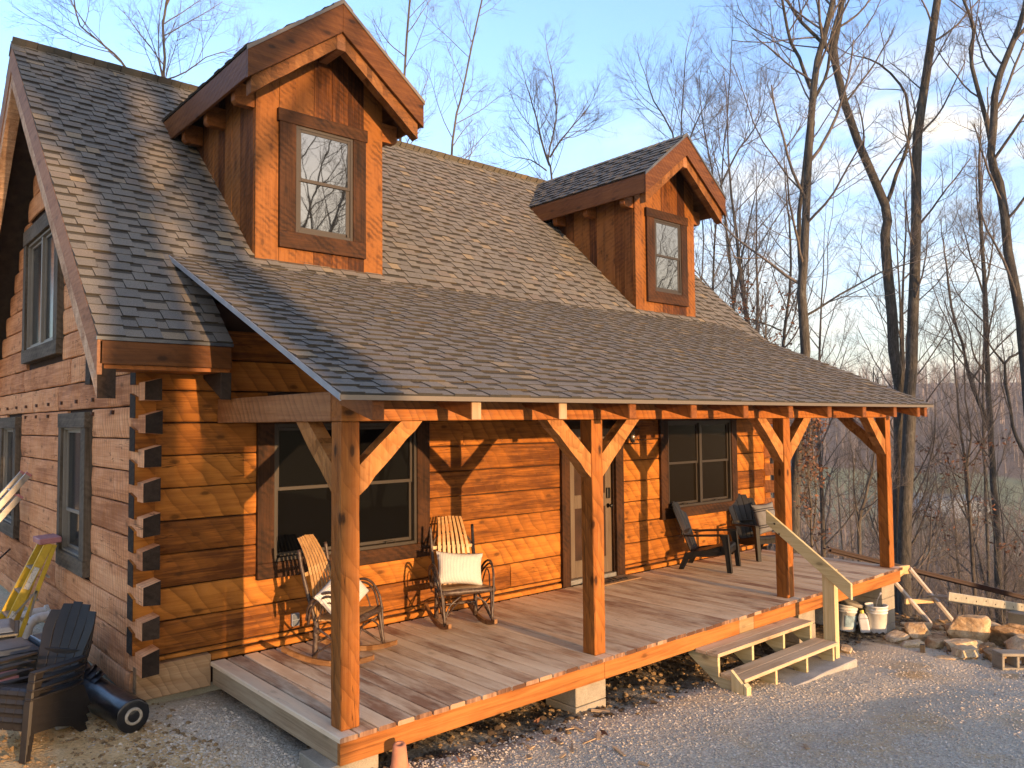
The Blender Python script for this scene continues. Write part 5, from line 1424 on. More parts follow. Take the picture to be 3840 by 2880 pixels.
# ------------------------------------------------------------------ right side
def bucket(name, label, x, y, mat, lid, handle, group, tilt=0, h=.37, r=.15):
    z0 = ground_z(x, y) + .004
    t = thing(name, label, 'bucket', (x, y, z0), R(20), group); t.rotation_euler = (R(tilt), R(tilt * .6), R(20))
    q = MB(); q.lathe([(r*.86, 0), (r*.88, .01), (r*.965, h*.72), (r*1.03, h*.725), (r*1.03, h*.75), (r*.985, h*.755), (r*.99, h*.82), (r*1.06, h*.825), (r*1.06, h*.85), (r*1.0, h*.855), (r*1.02, h*.94), (r*1.08, h*.945), (r*1.08, h), (r*.99, h), (r*.95, h*.9), (r*.80, .02), (0, .02)], 28)
    q.build('pail', mat, t, smooth=True, bevel=.0)
    q = MB(); 
    for k in range(9):
        a0, a1 = math.pi * (1.02 + k * .055), math.pi * (1.02 + (k + 1) * .055)
        rr = r * .90 + .009
        q.add([(math.cos(a0)*rr*.985, math.sin(a0)*rr*.985, h*.18), (math.cos(a1)*rr*.985, math.sin(a1)*rr*.985, h*.18), (math.cos(a1)*rr*1.055, math.sin(a1)*rr*1.055, h*.62), (math.cos(a0)*rr*1.055, math.sin(a0)*rr*1.055, h*.62)], [(0,1,2,3)])
    if lid: q.build('printed_label', M['bluegreen'], t)
    if lid:
        q = MB(); q.lathe([(0, h+.03), (r*.9, h+.032), (r*1.1, h+.030), (r*1.13, h+.022), (r*1.13, h-.012), (r*1.09, h-.014)], 28); lo = q.build('lid', M['block'], t, smooth=True); lo.rotation_euler = (R(9), R(4), 0); lo.location = (0, 0, .012)
    q = MB()
    if handle == 'down': pts = [(-r*1.06, 0, h*.8), (-r*1.0, -.10, h*.55), (-r*.4, -.155, h*.33), (r*.4, -.155, h*.33), (r*1.0, -.10, h*.55), (r*1.06, 0, h*.8)]
    else: pts = [(-r*1.06, 0, h*.86), (-r*.95, -.03, h*1.25), (-r*.4, -.06, h*1.42), (r*.3, -.06, h*1.42), (r*.95, -.03, h*1.2), (r*1.06, 0, h*.86)]
    stick(q, pts, .004, .004, 5); q.build('handle', M['alu'], t)
    mid = pts[2], pts[3]
    q = MB(); q.tube([mid[0], mid[1]], .012, 8); q.build('grip', M['white'], t)
    return t
BG = 'white plastic buckets by the far pier'
bucket('bucket', 'white lidded bucket with worn print under the deck beside the handrail post', 8.33, .43, M['white'], True, 'down', BG, 4)
bucket('bucket', 'paint smeared bucket with a grey rim touching the far block pier', 8.535, .07, M['white'], False, 'up', BG, 0, .38, .145)
jg = thing('jug', 'white plastic jug with a yellow cap leaning between two buckets', 'jug', (8.40, .17, ground_z(8.40, .17) + .004), R(25)); jg.rotation_euler = (R(-8), R(9), R(25))
q = MB(); q.box(-.105, .105, -.065, .065, 0, .20); q.add([(-.105,-.065,.2),(.105,-.065,.2),(.105,.065,.2),(-.105,.065,.2),(-.085,-.04,.265),(.02,-.035,.275),(.02,.035,.275),(-.085,.04,.265)], [(4,5,6,7),(0,1,5,4),(1,2,6,5),(2,3,7,6),(3,0,4,7)])
q.build('jug_body', M['white'], jg, bevel=.022, seg=3)
q = MB(); stick(q, [(.0, 0, .262), (.05, 0, .270), (.088, 0, .245), (.095, 0, .19)], .016, .016, 8); q.build('handle', M['white'], jg, smooth=True)
q = MB(); q.lathe([(.026, .262), (.026, .31), (.0, .312)], 14, (-.052, 0, 0)); q.build('cap', M['yellowcap'], jg)
q = MB(); q.box(-.07, .07, -.0672, -.066, .04, .16); q.build('label', M['label'], jg)
bucket('bucket', 'pale bucket half hidden in the shade behind the lidded bucket', 8.42, .86, M['label'], False, 'down', BG, 0, .36, .14)

# cinder block with two cores
cb = MB(); x0, x1, y0, y1, z0, z1 = -.20, .20, -.10, .10, 0, .19
def cblock(mb):
    t = .034
    xs = [x0, x0 + t, -t/2, t/2, x1 - t, x1]; ys = [y0, y0 + t, y1 - t, y1]
    mb.box(x0, x1, ys[0], ys[1], z0, z1); mb.box(x0, x1, ys[2], ys[3], z0, z1)
    for a, b in ((xs[0], xs[1]), (xs[2], xs[3]), (xs[4], xs[5])): mb.box(a, b, ys[1] + .0, ys[2], z0 + .002, z1 - .002)
cblock(cb)
co_ = cb.build('cinder_block', M['block'], None, bevel=.006)
gx_, gy_ = 8.02, -1.72
co_.location = (gx_, gy_, ground_z(gx_, gy_) + .10); co_.rotation_euler = (R(90), R(2), R(-38))
tag(co_, 'grey two core cinder block on the gravel before the sandstone pile at the right edge', 'block')
# wooden stake end
q = MB(); q.box(-.035, .035, -.03, .03, -.1, .10); sk_ = q.build('stake', M['trim_grey'], None, bevel=.006); sk_.location = (7.80, -.83, ground_z(7.80, -.83)); sk_.rotation_euler = (0, R(3), R(20))
tag(sk_, 'short weathered wooden stake end standing in the gravel before the rock pile', 'stake')

# sandstone pile: place by the point where each stone meets the ground
SP = [(8.93, -.98, .35, .23, .25, .10, 'largest blocky sandstone boulder on top of the rock pile', .7, .0, 11, -35),
      (8.42, -1.10, .40, .15, .14, .0, 'long pale sandstone slab lying along the front of the rock pile', .5, .0, 12, -28),
      (8.04, -1.24, .23, .14, .12, .0, 'low ochre sandstone with a flat face in front of the long slab', .6, 0, 13, -25),
      (8.70, -.42, .24, .20, .18, .0, 'rounded tan sandstone at the left end of the rock pile', .8, 0, 14, 20),
      (9.15, -1.40, .30, .09, .20, .03, 'thin tilted sandstone slab leaning right of the biggest boulder', .7, .6, 15, -60),
      (9.45, -1.50, .36, .10, .20, .05, 'brown sandstone slab propped at the back right of the pile', .7, .5, 16, -50),
      (8.75, -1.75, .32, .26, .20, .0, 'broad whitish sandstone right behind the cinder block', .7, .2, 17, 10),
      (8.28, -1.50, .20, .16, .11, .0, 'pale broken sandstone beside the cinder block', .7, 0, 18, 40),
      (8.05, -.62, .20, .10, .075, .0, 'flat orange sandstone flake on the gravel near the wooden stake', .6, 0, 19, -15),
      (8.35, -.28, .30, .16, .08, .0, 'long low tan sandstone half sunk left of the pile', .6, 0, 20, 15),
      (6.98, -.22, .14, .09, .065, .0, 'small sharp tan rock on the gravel right of the handrail post', .6, 0, 21, 30),
      (7.78, -1.12, .16, .10, .02, .0, 'thin pale stone chip lying flat in front of the ochre sandstone', .5, 0, 22, -40),
      (9.25, -.75, .26, .20, .17, .0, 'ochre sandstone with a split face behind the biggest boulder', .7, .1, 31, 50),
      (8.58, -.72, .26, .16, .10, .0, 'flat sandstone slab between the left end stone and the long slab', .5, .0, 32, -10),
      (9.62, -1.05, .30, .20, .16, .02, 'tan sandstone at the far back of the rock pile near the ladder end', .7, .2, 33, 25),
      (8.98, -1.62, .22, .17, .14, .03, 'buff sandstone propped on its neighbours above the cinder block', .7, .3, 34, -70),
      (8.30, -.78, .17, .12, .09, .0, 'brownish sandstone lump at the left foot of the long slab', .7, 0, 35, 60),
      (8.62, -1.32, .16, .12, .10, .0, 'dark tan sandstone chunk wedged under the long slab', .7, 0, 23, 5)]
for (x, y, a, b, c, dz, lb, fl_, tl, sd, rzd) in SP:
    rock('sandstone', lb, 'rock', (x, y, ground_z(x, y) + c * .42 + dz), (a, b, c), sd, R(rzd), (tl, tl * .3), 'stones of the sandstone pile', None, fl_, 4)
rg = random.Random(77)
for i in range(40):
    x = 8.1 + rg.random() * 1.6; y = -1.9 + rg.random() * 1.9
    a = rg.uniform(.05, .11)
    rock('sandstone', 'small loose sandstone lying among the bigger stones of the rock pile', 'rock', (x, y, ground_z(x, y) + a * .3), (a, a * rg.uniform(.5, .9), a * rg.uniform(.4, .7)), 100 + i, rg.uniform(0, 3), (rg.uniform(-.3, .3), 0), 'small stones of the sandstone pile', None, .7, 2)

# sawhorse, metal trim on it, ladder lying on its side
sh = thing('sawhorse', 'timber sawhorse with splayed legs just past the far right deck corner', 'sawhorse', (9.9, .4, -1.0), world=True)
ra, rb_ = Vector((9.30, .30, -.135)), Vector((10.02, .22, -.165))
q = MB(); q.beam(ra, rb_, .05, .13); q.build('top_beam', M['fresh'], sh, bevel=.004)
def leg(a, bx, by, w=.085, mat='lumber_z'):
    q = MB(); b = Vector((bx, by, ground_z(bx, by))); q.beam(a, b, .04, w, up=(1, .2, 0)); q.build('leg', M[mat], sh, bevel=.003); return b
M['grey_leg'] = wood('weathered_leg', (.20, .15, .12), (.36, .30, .25), (.50, .44, .38), 'z', .2, 0, var=.2, blotch=.5, rough=.75)
b1 = leg(ra + Vector((.03, -.03, .02)), 9.92, -.13, mat='grey_leg'); b2 = leg(rb_ + Vector((-.02, -.03, .02)), 10.62, -.26, mat='grey_leg')
b3 = leg(ra + Vector((.03, .03, .02)), 9.02, .80, mat='fresh'); b4 = leg(rb_ + Vector((-.02, .03, .02)), 9.60, .86, mat='fresh')
q = MB(); q.beam(ra.lerp(b1, .55) + Vector((-.1, .02, 0)), rb_.lerp(b2, .55) + Vector((.02, .02, 0)), .03, .07); q.build('stretcher', M['fresh'], sh, bevel=.003)
q = MB(); q.beam(b3.lerp(ra, .15) + Vector((0, .03, 0)), rb_ + Vector((-.02, .045, -.02)), .03, .08); q.build('brace', M['fresh'], sh, bevel=.003)
# maroon metal lengths
def ray_y(u, v, y):
    r = FW + RT * ((u - 1920) / FPX) - UP * ((v - 1440) / FPX); t = (y - CAM.y) / r.y; return CAM + r * t
def ray_z(u, v, z):
    r = FW + RT * ((u - 1920) / FPX) - UP * ((v - 1440) / FPX); t = (z - CAM.z) / r.z; return CAM + r * t
MG = 'maroon metal lengths on the sawhorse'
for i, (du, dv_) in enumerate(((0, 0), (-14, 5))):
    a = ray_y(3105 + du, 2052 + dv_, 1.25 + .06 * i); b = ray_y(3840, 2234 + dv_ * .8, -.75 + .06 * i); b = a + (b - a) * 1.25
    t = thing('metal_trim', ('upper dark maroon metal length with a bright edge resting on the sawhorse', 'lower dark maroon metal length under its twin on the sawhorse')[i], 'metal bar', tuple((a + b) / 2), group=MG, world=True)
    q = MB(); q.beam(a, b, .09, .022); q.build('web', M['maroon'], t); q = MB(); q.beam(a + Vector((.02, -.045, -.035)), b + Vector((.02, -.045, -.035)), .01, .06); q.build('flange', M['maroon'], t)
# lying ladder
ld = thing('extension_ladder', 'weathered grey extension ladder lying on its side beyond the rock pile', 'ladder', (10.8, -.7, -.9), world=True)
la, lb_ = ray_y(3556, 2236, -.55), ray_y(3840, 2279, -.72); lb_ = la + (lb_ - la) * 1.5
ldir = (lb_ - la).normalized()
for k, off in enumerate((Vector((0, 0, 0)), Vector((.07, .38, -.035)) + ldir * .8)):
    q = MB(); q.beam(la + off, lb_ + off, .03, .125, up=(0, 0, 1)); q.build('rail', M['alu_grey'], ld, bevel=.01, seg=2)
q = MB()
for k in range(12):
    p = la.lerp(lb_, (k + .6) / 12) + Vector((0, 0, .012 if k % 2 else -.015)); q.tube([p + Vector((0, -.018, 0)), p + Vector((.07, .40, -.035))], .016, 8)
q.build('rung', M['alu_grey'], ld)
q = MB()
for k in range(12):
    p = la.lerp(lb_, (k + .6) / 12) + Vector((0, 0, .012 if k % 2 else -.015)); q.tube([p + Vector((0, -.0215, 0)), p + Vector((0, -.016, 0))], .011, 8)
q.build('rung_hole', M['black_metal'], ld)
# trestle log that the ladder rests on
tr = MB(); px = la.lerp(lb_, .80); gzp = ground_z(px.x, px.y + .2)
tr.tube([(px.x, px.y - .45, gzp + .12), (px.x + .1, px.y + .8, gzp + .12)], .12, 14)
zt = px.z - .075
bx_ = MB(); bx_.box(px.x - .2, px.x + .2, px.y - .02, px.y + .38, gzp - .3, zt)
tag(bx_.build('block_stack', M['block'], None, bevel=.006), 'stack of grey blocks propping up the lying ladder at the right edge', 'blocks')

# ------------------------------------------------------------------ bare trees
class TB:
    """light tube builder for branches"""
    def __init__(s): s.v = []; s.f = []
    def tube(s, pts, rad, n):
        v = s.v; f = s.f; o = len(v); m_ = len(pts)
        cs = [(math.cos(2*math.pi*k/n), math.sin(2*math.pi*k/n)) for k in range(n)]
        t = (pts[-1] - pts[0]).normalized()
        ref = Vector((1, 0, 0)) if abs(t.x) < .75 else Vector((0, 1, 0))
        for i in range(m_):
            a = pts[i - 1] if i else pts[0]; b = pts[i + 1] if i < m_ - 1 else pts[i]
            t = b - a; t.normalize()
            sx = ref - t * ref.dot(t); sx.normalize(); up_ = t.cross(sx); ref = sx
            p = pts[i]; r = rad[i]
            for c, d in cs:
                v.append((p.x + (sx.x*c + up_.x*d)*r, p.y + (sx.y*c + up_.y*d)*r, p.z + (sx.z*c + up_.z*d)*r))
        for i in range(m_ - 1):
            a = o + i*n; b = a + n
            for k in range(n):
                q = (k + 1) % n
                f.append((a+k, a+q, b+q, b+k))
        f.append(tuple(o + (m_-1)*n + k for k in range(n)))
    def build(s, name, mat, parent):
        me = bpy.data.meshes.new(name); me.from_pydata(s.v, [], s.f); me.materials.append(mat)
        me.polygons.foreach_set('use_smooth', [True] * len(me.polygons))
        o = bpy.data.objects.new(name, me); COL.objects.link(o); put(o, parent); return o

def perp(d, rg):
    a = Vector((rg.gauss(0, 1), rg.gauss(0, 1), rg.gauss(0, 1))); a -= d * a.dot(d)
    return a.normalized() if a.length > 1e-5 else Vector((1, 0, 0))
NSIDE = (9, 6, 5, 4, 3, 3)
def grow(tb, rg, p, d, L_, r, lvl, mx, up=.10, wig=.16, tipr=.35, dens=1.0, ends=None):
    n = (9, 7, 6, 4, 3, 3)[lvl]; seg = L_ / n
    pts = [p.copy()]; rad = [r]; d = d.normalized(); dirs = [d.copy()]
    for i in range(n):
        d = d + perp(d, rg) * (wig * rg.uniform(.3, 1.0)) + Vector((0, 0, up * (1 if lvl < 3 else .8)))
        d.normalize(); p = p + d * seg
        pts.append(p.copy()); dirs.append(d.copy()); rad.append(r * (1 - (1 - tipr) * (i + 1) / n))
    tb.tube(pts, rad, NSIDE[lvl])
    if ends is not None and lvl >= mx - 1: ends.append((pts[-1].copy(), dirs[-1].copy()))
    if lvl < mx: kids(tb, rg, pts, dirs, rad, L_, lvl, mx, up, wig, dens, .28 if lvl else .45, ends)
def kids(tb, rg, pts, dirs, rad, L_, lvl, mx, up, wig, dens, f0, ends=None, count=None, spread=(32, 62), ratio=(.38, .62)):
    cnt = count or max(2, int((9, 7, 6, 5, 4)[min(lvl, 4)] * dens + rg.random()))
    n = len(pts) - 1
    for c in range(cnt):
        t = f0 + (1 - f0) * (c + rg.random()) / cnt
        x = min(t * n, n - 1e-4); i = int(x); fr = x - i
        p = pts[i].lerp(pts[i + 1], fr); d = dirs[i + 1]
        r = rad[i] * (1 - fr) + rad[i + 1] * fr
        a = R(rg.uniform(*spread)); nd = d * math.cos(a) + perp(d, rg) * math.sin(a)
        ln = L_ * rg.uniform(*ratio) * (1.15 - .55 * t)
        rr = min(r * .75, max(.0058, r * rg.uniform(.36, .56)))
        rr = min(rr, .0125 * ln + .004)
        grow(tb, rg, p, nd, ln, rr, lvl + 1, mx, up, wig, .4, dens, ends)

def make_tree(label, base, h, r, seed, cat='tree', bark='bark', mx=4, dens=1.0, first=.35, lean=(0, 0), group=None, ratio=(.28, .42), name='bare_tree'):
    rg = random.Random(seed)
    t = thing(name, label, cat, tuple(base), 0, group)
    tk = TB(); cr = TB()
    p = Vector((0, 0, -.3)); d = Vector((lean[0], lean[1], 1)).normalized(); n = 13
    pts = [p]; dirs = [d]; rad = [r * 1.25]
    for i in range(n):
        d = (d + perp(d, rg) * .055 + Vector((0, 0, .03))).normalized()
        p = p + d * (h + .3) / n; pts.append(p); dirs.append(d); rad.append(r * (1 - .88 * ((i + 1) / n) ** 1.15))
    tk.tube(pts, rad, 9)
    kids(cr, rg, pts, dirs, rad, h, 0, mx, .10, .17, dens, first, None, int(15 * dens), (30, 58), ratio)
    grow(cr, rg, pts[-1], dirs[-1], h * .10, rad[-1], 2, mx, dens=dens)
    tk.build('trunk', M[bark], t); cr.build('crown', M['twig'], t)
    return t

def traced_tree(label, depth, stems, width, seed, limbs=(), bark='bark', mx=4, dens=1.0, crown_from=.35, lb=4.2, nlimb=13, name='bare_tree', leaves=0, ground=True, wbase=None):
    """stems: list of (pixel polyline, width0 px, width1 px); first point of the first stem is its foot"""
    rg = random.Random(seed)
    k = depth / FPX
    u0, v0 = stems[0][0][0]
    b = at(u0, v0, depth)
    gzv = ground_z(b.x, b.y)
    t = thing(name, label, 'tree', (b.x, b.y, gzv), world=True)
    tk = TB(); cr = TB(); ends = []
    for si, (poly, w0, w1) in enumerate(stems):
        dd = depth
        raw = [at(u, v, dd + (.25 * si + .02 * i if si else 0)) for i, (u, v) in enumerate(poly)]
        if si == 0 and ground:
            raw = [Vector((raw[0].x, raw[0].y, gzv - .4))] + raw if raw[0].z > gzv + .3 else [Vector((raw[0].x, raw[0].y, gzv - .4))] + raw[1:]
        # resample smooth
        pts = []
        for i in range(len(raw) - 1):
            a = raw[max(0, i-1)]; q = raw[i]; c = raw[i+1]; e = raw[min(len(raw)-1, i+2)]
            m_ = max(2, int((c - q).length / .9))
            for j in range(m_):
                s = j / m_
                pts.append(.5 * ((2*q) + (c-a)*s + (2*a-5*q+4*c-e)*s*s + (3*q-a-3*c+e)*s**3) + Vector((rg.uniform(-.02, .02), rg.uniform(-.02, .02), 0)))
        pts.append(raw[-1])
        n = len(pts); rad = [k * (w0 + (w1 - w0) * i / (n - 1)) / 2 for i in range(n)]
        if si == 0: rad[0] *= 1.25
        dirs = [(pts[min(i+1, n-1)] - pts[max(i-1, 0)]).normalized() for i in range(n)]
        tk.tube(pts, rad, 10)
        ln = sum((pts[i+1] - pts[i]).length for i in range(n - 1))
        cf = crown_from if si == 0 else .25
        rg2 = rg
        cnt = max(3, int(nlimb * dens * (1 if si == 0 else .6)))
        kids(cr, rg2, pts, dirs, rad, lb / .5, 0, mx, .09, .17, dens, cf, ends, cnt, (30, 60), (.30, .55))
        grow(cr, rg2, pts[-1], dirs[-1], lb * .5, rad[-1] * .95, 1, mx, dens=dens, ends=ends)
    tk.build('trunk', M[bark], t); cr.build('crown', M['twig'], t)
    return t, ends

def leaf_quads(pts, seed, size=.06, per=5, spread=.14):
    rg = random.Random(seed); mb = MB()
    for p in pts:
        for _ in range(per):
            c = Vector(p) + Vector((rg.gauss(0, spread), rg.gauss(0, spread), rg.gauss(0, spread) - .03))
            a = Vector((rg.gauss(0, 1), rg.gauss(0, 1), rg.gauss(0, .6))).normalized(); b = perp(a, rg)
            s = size * rg.uniform(.6, 1.3)
            mb.add([c - a*s, c + b*s*.45 - a*s*.2, c + a*s, c - b*s*.45 + a*s*.1], [(0, 1, 2, 3)])
    return mb

traced_tree('tall grey forked tree with a wide V crotch behind the porch roof end', 22,
    [([(3373, 2120), (3374, 1900), (3375, 1540), (3377, 1452), (3354, 1316), (3332, 1045), (3322, 880), (3318, 770), (3219, 535), (3132, 246), (3139, 130), (3156, 0), (3172, -190)], 54, 19),
     ([(3320, 775), (3362, 655), (3405, 535), (3407, 398), (3378, 318), (3300, 240), (3235, 215)], 16, 5),
     ([(3130, 250), (3117, 203), (3067, 145), (3005, 80), (2951, 0), (2890, -140)], 16, 9)], 54, 301, nlimb=9, crown_from=.66, lb=3.4)
traced_tree('straight dark tree standing close to the right of the forked one, scarred at the foot', 21.5,
    [([(3389, 2130), (3393, 1900), (3412, 1540), (3410, 1452), (3422, 1316), (3427, 1045), (3435, 800), (3443, 506), (3457, 398), (3486, 181), (3515, 0), (3540, -220)], 52, 25)], 52, 302, nlimb=12, crown_from=.5, lb=3.2)
traced_tree('tall ragged double stemmed tree right of the farther dormer', 19,
    [([(2978, 2020), (2990, 1700), (3018, 1316), (3006, 1100), (3012, 976), (3030, 651), (3052, 325), (3088, 145), (3124, 0), (3150, -200)], 46, 17),
     ([(3010, 1190), (3000, 1000), (2996, 800), (3016, 640), (3040, 420), (3075, 330), (3106, 262), (3118, 130), (3165, 0), (3190, -120)], 18, 8),
     ([(3038, 333), (2994, 217), (2951, 108), (2936, 0), (2925, -120)], 14, 8),
     ([(3022, 1185), (3060, 1163), (3150, 1105), (3300, 1022), (3420, 985)], 11, 4)], 38, 303, nlimb=13, crown_from=.45, lb=4.4, dens=1.1)
traced_tree('leaning grey tree with a high fork at the right edge of the photo', 20,
    [([(3870, 2130), (3862, 1600), (3840, 1300), (3826, 1200), (3783, 940), (3747, 687), (3718, 579), (3732, 362), (3754, 275), (3800, 150), (3839, 36), (3870, -140)], 46, 16),
     ([(3718, 579), (3703, 470), (3660, 325), (3638, 181), (3652, 108), (3610, 0), (3580, -110)], 18, 8)], 36, 304, nlimb=12, crown_from=.42, lb=3.6)
t5, e5 = traced_tree('slender grey forked tree on the slope behind the lying ladder', 26,
    [([(3747, 2290), (3739, 2000), (3726, 1806), (3718, 1680), (3707, 1469), (3701, 1300), (3690, 1050), (3680, 850), (3672, 640)], 29, 11),
     ([(3712, 1600), (3697, 1560), (3650, 1455), (3621, 1355), (3608, 1290), (3568, 1150), (3550, 1000)], 17, 7)], 30, 305, nlimb=12, crown_from=.35, lb=3.4)
traced_tree('thin Y forked grey tree at the right edge above the meadow', 23,
    [([(3868, 2200), (3855, 1760), (3827, 1680), (3798, 1595), (3785, 1511), (3768, 1363), (3810, 1330), (3850, 1300)], 17, 8),
     ([(3768, 1363), (3735, 1325), (3705, 1285), (3660, 1230)], 9, 4)], 17, 306, nlimb=7, crown_from=.6, lb=2.6, dens=.8)
t7, e7 = traced_tree('twin stemmed young oak holding rust brown leaves below the porch roof tip', 25,
    [([(3658, 2280), (3642, 2000), (3627, 1806), (3612, 1680), (3595, 1553), (3580, 1400), (3572, 1250)], 17, 4),
     ([(3650, 2150), (3632, 1900), (3620, 1780), (3640, 1640), (3622, 1500), (3616, 1380)], 12, 4)], 17, 307, nlimb=15, crown_from=.2, lb=2.9, bark='bark2')
sel = [p for p, d in e7 if p.z < at(3600, 1640, 25).z and p.z > at(3600, 2150, 25).z]
lq = leaf_quads(random.Random(1).sample(sel, min(60, len(sel))), 4, .075, 7, .12); put(lq.build('leaf_cluster', M['leaf'], None, recalc=False), t7)
# leafy scrub oak behind the third post
t8, e8 = traced_tree('small oak covered in dry rust leaves behind the third porch post', 16.5,
    [([(3045, 2060), (3040, 1900), (3030, 1750), (3036, 1620), (3030, 1500), (3040, 1400)], 10, 3), ([(3045, 2000), (3058, 1850), (3046, 1700), (3050, 1600)], 7, 3)], 10, 308, nlimb=44, crown_from=.06, lb=.46, mx=3, bark='bark2', name='leafy_oak')
lq = leaf_quads(random.Random(3).sample([p for p, d in e8], min(len(e8), 330)), 5, .045, 3, .07); put(lq.build('leaf_cluster', M['leaf'], None, recalc=False), t8)
t9, e9 = traced_tree('bare oak with a spray of dark red leaves peeking over the right roof edge', 21,
    [([(2925, 1700), (2928, 1400), (2940, 1250), (2960, 1100), (2965, 900), (2950, 760)], 20, 6), ([(2930, 1240), (2890, 1222), (2840, 1205), (2800, 1195)], 7, 3)], 16, 309, nlimb=13, crown_from=.4, lb=2.8)
def px_of(p):
    q = p - CAM; z = q.dot(FW); return 1920 + FPX * q.dot(RT) / z, 1440 - FPX * q.dot(UP) / z
sel = [p for p, d in e9 if 2740 < px_of(p)[0] < 2990 and 1060 < px_of(p)[1] < 1330]
print('t9 leaves', len(sel))
lq = leaf_quads(random.Random(4).sample(sel, min(len(sel), 60)), 8, .055, 5, .07); put(lq.build('leaf_cluster', M['leaf'], None, recalc=False), t9)
# trees over the ridge
traced_tree('crooked bare tree with a long left limb above the left end of the ridge', 23,
    [([(600, 900), (612, 420), (612, 312), (618, 217), (610, 87), (625, 17), (645, -120)], 14, 8),
     ([(614, 400), (560, 330), (499, 286), (451, 226), (400, 180), (347, 134), (299, 95), (278, 0), (268, -80)], 11, 4),
     ([(616, 300), (700, 270), (770, 215), (850, 195)], 6, 2.5)], 16, 310, nlimb=18, crown_from=.42, lb=3.0, bark='bark2', dens=1.05)
traced_tree('bare tree just right of the nearer dormer, reaching out of the top of the photo', 26,
    [([(1480, 1100), (1500, 640), (1502, 556), (1515, 300), (1536, 0), (1545, -180)], 15, 7)], 16, 311, nlimb=27, crown_from=.35, lb=3.6, bark='bark2', dens=1.05)
traced_tree('slim leaning tree in the gap above the ridge, second right of the nearer dormer', 27,
    [([(1672, 1100), (1690, 640), (1705, 470), (1725, 380), (1765, 190), (1808, 0), (1830, -90)], 13, 5)], 14, 312, nlimb=22, crown_from=.42, lb=3.0, bark='bark2')
traced_tree('round headed bare tree standing alone above the middle of the ridge', 28,
    [([(2070, 1150), (2072, 700), (2055, 600), (2078, 500), (2088, 400), (2075, 300), (2062, 235)], 15, 3),
     ([(2060, 620), (2030, 520), (2010, 440), (1985, 350), (1970, 300)], 9, 2.5),
     ([(2062, 590), (2100, 530), (2150, 470), (2195, 420)], 8, 2.5),
     ([(2050, 640), (1990, 600), (1930, 590)], 6, 2)], 16, 313, nlimb=20, crown_from=.55, lb=2.4, bark='bark2')
traced_tree('upswept bare tree with its top behind the peak of the farther dormer', 27,
    [([(2540, 1300), (2548, 900), (2552, 520), (2562, 350), (2572, 200)], 12, 3), ([(2548, 700), (2520, 500), (2450, 380), (2420, 280)], 8, 3), ([(2550, 640), (2600, 480), (2650, 390)], 8, 3)], 14, 314, nlimb=23, crown_from=.5, lb=2.6)
traced_tree('bare tree right beside the farther dormer roof with fine reddish twigs', 25,
    [([(2660, 1500), (2680, 900), (2694, 795), (2715, 560), (2734, 361), (2742, 190)], 14, 3), ([(2690, 820), (2670, 640), (2640, 500), (2628, 380)], 8, 3), ([(2700, 700), (2770, 560), (2830, 480), (2860, 400)], 8, 3)], 14, 315, nlimb=25, crown_from=.4, lb=3.0, dens=1.05)
traced_tree('bare tree rising past the right wall of the farther dormer, forked low', 23,
    [([(2752, 1600), (2750, 1150), (2735, 950), (2722, 850), (2705, 700)], 19, 6), ([(2752, 1130), (2775, 1000), (2800, 880), (2830, 740)], 11, 4)], 16, 316, nlimb=12, crown_from=.45, lb=2.8)
traced_tree('thin bare pole tree against the pale sky left of the ragged double tree', 26,
    [([(2600, 1500), (2620, 1180), (2640, 900), (2625, 760)], 11, 4)], 12, 317, nlimb=10, crown_from=.5, lb=2.6)
traced_tree('small bushy bare tree between the forked tree and the right edge tree', 30,
    [([(3690, 1700), (3690, 1200), (3680, 900), (3668, 780), (3660, 650)], 14, 4), ([(3688, 1100), (3640, 960), (3610, 850)], 8, 3), ([(3690, 1100), (3720, 950), (3725, 860)], 8, 3)], 16, 319, nlimb=14, crown_from=.4, lb=2.8)
traced_tree('grey bare tree seen low in the gap between the third and the last post', 21,
    [([(3228, 2150), (3222, 1960), (3240, 1880), (3265, 1780), (3283, 1690), (3270, 1560)], 18, 5), ([(3226, 1960), (3205, 1870), (3200, 1760), (3190, 1660)], 8, 3)], 16, 320, nlimb=12, crown_from=.3, lb=1.8, bark='bark2')

# wooded slope: one tree of each kind, then copies
protos = []
SLAB = 'thin bare tree among many on the wooded slope below the cabin'
SGRP = 'bare trees of the wooded slope'
specs = [(15, .11, 11), (12.5, .085, 12), (17, .14, 13), (9.5, .06, 14), (13.5, .09, 15), (7, .04, 16), (11, .07, 17), (5, .03, 18)]
rs = random.Random(2024)
spots = []
tries = 0
while len(spots) < 122 and tries < 5000:
    tries += 1
    u = rs.uniform(2450, 4000)
    dpt = rs.uniform(28, 100) if rs.random() < .8 else rs.uniform(19, 32)
    w = CAM + (FW + RT * ((u - 1920) / FPX)) * dpt
    if w.x < 12.5 and w.y < 14.5: continue
    if any((w.x - a) ** 2 + (w.y - b) ** 2 < 2.2 for a, b, _ in spots): continue
    spots.append((w.x, w.y, dpt))
for i, (x, y, dpt) in enumerate(spots):
    j = i % len(specs)
    if i < len(specs):
        h, r, sd = specs[j]
        protos.append(make_tree(SLAB, (x, y, ground_z(x, y)), h, r, sd, bark='bark' if j % 2 else 'bark2', mx=3, dens=1.35 if h > 9 else 1.1, first=.16, group=SGRP, ratio=(.15, .26)))
    else:
        o = dup(protos[j], (x, y, ground_z(x, y)), rs.uniform(0, 6.28), SLAB)
        sc = rs.uniform(.75, 1.2); o.scale = (sc, sc, sc)
